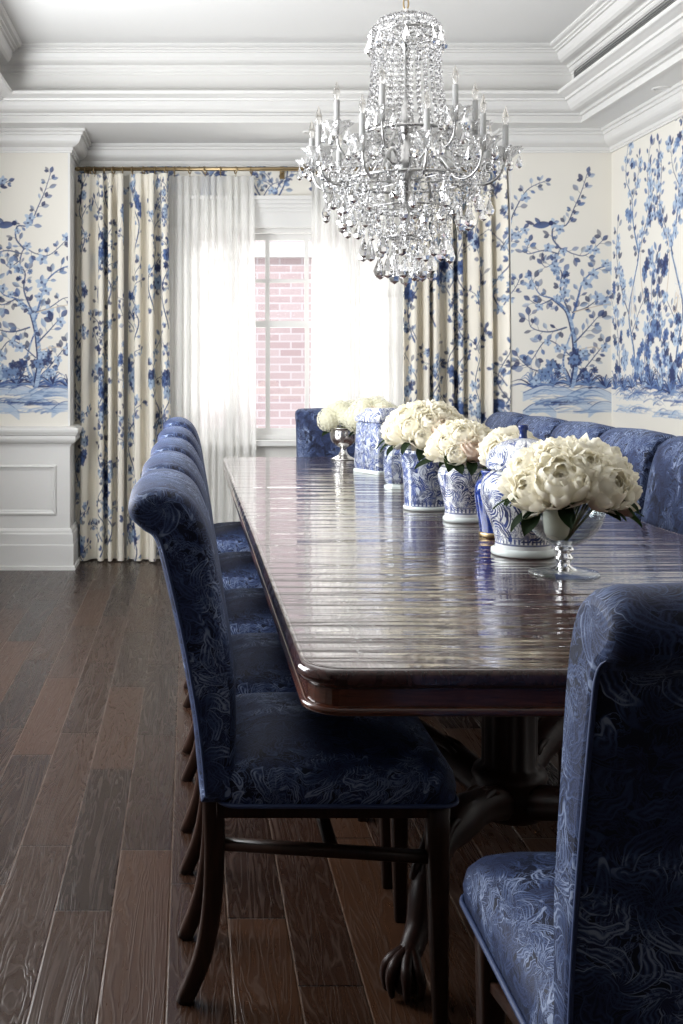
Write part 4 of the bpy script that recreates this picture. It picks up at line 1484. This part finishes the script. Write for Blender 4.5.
def bead_chain(mb, pts, size, gap=1.05, n=6):
    P = np.array(pts, float)
    L = np.concatenate([[0], np.cumsum(np.linalg.norm(np.diff(P, axis=0), axis=1))])
    d = size
    k = 0
    while d < L[-1]:
        c = np.array([np.interp(d, L, P[:, q]) for q in range(3)])
        r = size * (1 if k % 2 == 0 else .8)
        ph = k * .5
        mb.lathe([(.0005, -r), (r * .8, -r * .45), (r * .8, r * .45), (.0005, r)], n, tuple(c), smooth=False, phase=ph)
        d += size * 2 * gap
        k += 1


def drop(mb, c, L, n=6):
    r = L * .27
    mb.lathe([(.0005, 0), (r * .25, -L * .12), (r * .6, -L * .4), (r, -L * .68), (r * .75, -L * .88), (.0005, -L)], n, c, smooth=False, phase=random.random() * 3)
    mb.lathe([(.0005, .016), (.006, .008), (.0005, 0)], 6, c, smooth=False)


# chain and canopy
mb = MB()
z = 2.52
i = 0
while z < 3.03:
    a = PI / 2 * (i % 2)
    mb.tube([(.009 * math.cos(t_) * math.cos(a), .009 * math.cos(t_) * math.sin(a), z - B + .024 + .024 * math.sin(t_)) for t_ in [2 * PI * k / 12 for k in range(12)]], .0032, 6, closed=True)
    z += .036
    i += 1
mb.build('chain', M['brass'], ch)
MB().lathe([(.001, 3.03 - B), (.03, 3.032 - B), (.05, 3.045 - B), (.055, 3.06 - B)], 28).build('canopy', M['brass'], ch)
MB().lathe(sp([(.004, 2.53 - B), (.012, 2.50 - B), (.010, 2.44 - B), (.022, 2.40 - B), (.01, 2.36 - B), (.008, 2.2 - B), (.02, 2.16 - B), (.03, 2.1 - B), (.014, 2.05 - B), (.035, 2.0 - B), (.05, 1.95 - B), (.03, 1.9 - B), (.02, 1.82 - B), (.012, 1.75 - B), (.004, 1.68 - B)]), 20).build('stem', M['chrome'], ch)


def hoop(r, z, th=.005, name='hoop'):
    m_ = MB().tube([(r * math.cos(2 * PI * k / 40), r * math.sin(2 * PI * k / 40), z - B) for k in range(40)], th, 6, closed=True)
    for k in range(6):
        a = 2 * PI * k / 6
        m_.tube([(.012 * math.cos(a), .012 * math.sin(a), z - B), (r * math.cos(a), r * math.sin(a), z - B)], th * .6, 5)
    m_.build(name, M['chrome'], ch)


hoop(.118, 2.43)
hoop(.165, 2.07, .006)
hoop(.235, 1.90, .006)
hoop(.16, 1.80, .004)
hoop(.07, 1.70, .004)
# long bead strands from crown to basket
NS = 26
for k in range(NS):
    a = 2 * PI * k / NS
    pr = smooth_pts([(.04, 2.492), (.09, 2.48), (.124, 2.435), (.118, 2.36), (.122, 2.27), (.136, 2.17), (.158, 2.09), (.172, 2.05)], 5)
    mb = MB()
    bead_chain(mb, [(r * math.cos(a), r * math.sin(a), z - B) for r, z in pr], .0112, .92, 6)
    mb.build('crystal_strand', M['crystal'], ch)
# crown pendants
for k in range(16):
    a = 2 * PI * (k + .5) / 16
    mb = MB(); drop(mb, (.131 * math.cos(a), .131 * math.sin(a), 2.425 - B), .06)
    mb.build('crystal_drop', M['crystal'], ch)


def candle_set(r, z, a, parent):
    c = (r * math.cos(a), r * math.sin(a), z - B)
    bo = MB()
    n = 40
    secs = []
    for rr, zz, wv in ((.006, -.016, 0), (.018, -.008, 0), (.030, .008, .15), (.050, .032, .3), (.048, .034, .3), (.028, .012, .15), (.014, .0, 0)):
        secs.append([(c[0] + rr * (1 + wv * math.cos(8 * 2 * PI * j / n)) * math.cos(2 * PI * j / n), c[1] + rr * (1 + wv * math.cos(8 * 2 * PI * j / n)) * math.sin(2 * PI * j / n), c[2] + zz) for j in range(n)])
    bo.loft(secs)
    for k in range(5):
        an = 2 * PI * k / 5 + a
        db = MB()
        drop(db, (c[0] + .046 * math.cos(an), c[1] + .046 * math.sin(an), c[2] + .010), .05)
        db.build('crystal_drop', M['crystal'], parent)
    bo.build('bobeche', M['frost'], parent)
    MB().lathe([(.0095, -.01), (.0105, .0), (.0105, .112), (.007, .116)], 14, c).build('candle', M['candle'], parent)
    MB().lathe(sp([(.006, .115), (.0085, .122), (.0125, .138), (.0095, .156), (.004, .172), (.0006, .182)], 3), 12, c).build('bulb', M['bulb'], parent)


NA = 10
for k in range(NA):
    a = -PI / 2 + 2 * PI * k / NA
    path = smooth_pts([(.05, 1.96), (.11, 2.0), (.17, 1.955), (.22, 1.89), (.275, 1.875), (.325, 1.905), (.345, 1.96)], 6)
    mb = MB().tube([(r * math.cos(a), r * math.sin(a), z - B) for r, z in path], .0048, 8)
    # scroll on the arm
    sc_ = [(.285 + (.03 - .0016 * q) * math.cos(q * .42 + 3.6), 1.905 + (.03 - .0016 * q) * math.sin(q * .42 + 3.6)) for q in range(16)]
    mb.tube([(r * math.cos(a), r * math.sin(a), z - B) for r, z in sc_], .004, 6)
    arm = mb.build('arm', M['chrome'], ch)
    candle_set(.345, 1.965, a, arm)
for k in range(6):
    a = -PI / 2 + 2 * PI * (k + .5) / 6
    path = smooth_pts([(.04, 2.03), (.10, 2.07), (.15, 2.02), (.2, 1.99), (.24, 2.02), (.25, 2.075)], 6)
    arm = MB().tube([(r * math.cos(a), r * math.sin(a), z - B) for r, z in path], .0048, 8).build('arm', M['chrome'], ch)
    candle_set(.25, 2.08, a, arm)
# garlands between arms
for k in range(NA):
    a0, a1 = -PI / 2 + 2 * PI * k / NA, -PI / 2 + 2 * PI * (k + 1) / NA
    pts = []
    for i in range(13):
        t_ = i / 12
        a = a0 + (a1 - a0) * t_
        r = .33 - .08 * math.sin(PI * t_)
        pts.append((r * math.cos(a), r * math.sin(a), 1.975 - .105 * math.sin(PI * t_) - B))
    mb = MB(); bead_chain(mb, pts, .007, 1.0)
    mb.build('crystal_garland', M['crystal'], ch)
for k in range(NA):
    a = -PI / 2 + 2 * PI * (k + .5) / NA
    pts = [(r * math.cos(a), r * math.sin(a), z - B) for r, z in smooth_pts([(.17, 2.05), (.20, 1.93), (.25, 1.88), (.295, 1.90)], 5)]
    mb = MB(); bead_chain(mb, pts, .008, 1.0)
    mb.build('crystal_garland', M['crystal'], ch)
    mb = MB(); drop(mb, (.262 * math.cos(a), .262 * math.sin(a), 1.872 - B), .075)
    mb.build('crystal_drop', M['crystal'], ch)
# garlands from basket hoop out to arms
for k in range(NA):
    a = -PI / 2 + 2 * PI * k / NA
    pts = [(r * math.cos(a), r * math.sin(a), z - B) for r, z in smooth_pts([(.165, 2.07), (.21, 1.99), (.27, 1.955), (.33, 1.98)], 5)]
    mb = MB(); bead_chain(mb, pts, .007, 1.0)
    mb.build('crystal_garland', M['crystal'], ch)
# hanging strands of the lower tiers, each ending in a drop
tiers = [(.30, 1.87, 14, .03, .065), (.235, 1.90, 20, .10, .07), (.16, 1.86, 16, .16, .075), (.10, 1.80, 10, .15, .08), (.045, 1.75, 6, .125, .085)]
for r, z0, cnt, ln, dl in tiers:
    for k in range(cnt):
        a = 2 * PI * (k + .3 * random.random()) / cnt
        mb = MB()
        x, y = r * math.cos(a), r * math.sin(a)
        l2 = ln * random.uniform(.85, 1.1)
        bead_chain(mb, [(x, y, z0 - B), (x * .97, y * .97, z0 - l2 - B)], .0075, 1.0)
        mb.build('crystal_strand', M['crystal'], ch)
        mb = MB(); drop(mb, (x * .97, y * .97, z0 - l2 - B - .014), dl)
        mb.build('crystal_drop', M['crystal'], ch)
# swags wrapping the lower basket
for (ra, za, rb, zb, cnt) in ((.165, 2.06, .235, 1.9, 20), (.235, 1.9, .16, 1.8, 20), (.16, 1.8, .07, 1.70, 14)):
    mb = MB()
    for k in range(cnt):
        a = 2 * PI * k / cnt
        pts = []
        for i in range(8):
            t_ = i / 7
            r = ra + (rb - ra) * t_ + .015 * math.sin(PI * t_)
            pts.append((r * math.cos(a), r * math.sin(a), za + (zb - za) * t_ - .02 * math.sin(PI * t_) - B))
        bead_chain(mb, pts, .0072, 1.0)
    o = mb.build('crystal_swags', M['crystal'], ch)
    o['kind'] = 'stuff'

# ------------------------------------------------------------------ light
sc = bpy.context.scene
wd = bpy.data.worlds.new('sky')
sc.world = wd
wd.use_nodes = True
bg = wd.node_tree.nodes['Background']
bg.inputs[0].default_value = (.82, .90, 1.0, 1)
bg.inputs[1].default_value = .8


def lamp(name, kind, loc, rot, energy, col=(1, 1, 1), **kw):
    l = bpy.data.lights.new(name, kind)
    l.energy = energy
    l.color = col
    for k, v in kw.items():
        setattr(l, k, v)
    o = bpy.data.objects.new(name, l)
    COL.objects.link(o)
    o.location = loc
    o.rotation_euler = rot
    return o


def aim(o, target):
    d = Vector(target) - o.location
    o.rotation_euler = d.to_track_quat('-Z', 'Y').to_euler()


s_ = lamp('sun', 'SUN', (0, 0, 9), (0, 0, 0), 2.7, (1, .97, .94), angle=.02)
s_.rotation_euler = Vector((-.1, .75, -.65)).to_track_quat('-Z', 'Y').to_euler()
# daylight falling in through the bay window, from above outside
a_ = lamp('window_daylight', 'AREA', (.66, 8.3, 3.1), (0, 0, 0), 125, (1, .985, .96), shape='RECTANGLE', size=2.2, size_y=1.6)
aim(a_, (.66, 6.4, 1.0))
# daylight through the side window
b_ = lamp('side_daylight', 'AREA', (XL - .25, 3.8, 1.65), (0, 0, 0), 228, (.96, .98, 1.0), shape='RECTANGLE', size=3.0, size_y=1.5)
aim(b_, (1.6, 4.1, 2.6))
# unseen overhead fill, added to lighten chair tops, seats and flowers
c_ = lamp('overhead_fill', 'AREA', (.55, 3.9, 3.0), (0, 0, 0), 16, (1, .98, .95), shape='RECTANGLE', size=2.2, size_y=2.4)
aim(c_, (.55, 3.901, 0))
# hidden upward lamp below the sill, added to brighten soffit and sheers
e_ = lamp('low_window_fill', 'AREA', (.66, 8.1, -.1), (0, 0, 0), 105, (1, .99, .96), shape='RECTANGLE', size=2.4, size_y=1.0)
aim(e_, (.66, 6.6, 2.2))

# ------------------------------------------------------------------ camera
cam = bpy.data.cameras.new('camera')
cam.sensor_fit = 'HORIZONTAL'
cam.sensor_width = 36
cam.lens = 36 * F / 683
cam.shift_x = (341.5 - 190) / 683
cam.shift_y = (370 - 512) / 683
cam.clip_start = .02
co = bpy.data.objects.new('camera', cam)
COL.objects.link(co)
co.location = (0, 0, H)
co.rotation_euler = (PI / 2, 0, 0)
sc.camera = co
sc.view_settings.view_transform = 'Standard'
sc.view_settings.look = 'None'
sc.view_settings.exposure = 0.14
sc.cycles.max_bounces = 14
sc.cycles.transparent_max_bounces = 24
sc.cycles.transmission_bounces = 12
sc.cycles.caustics_reflective = False
sc.cycles.caustics_refractive = False
sc.cycles.sample_clamp_indirect = 6.0
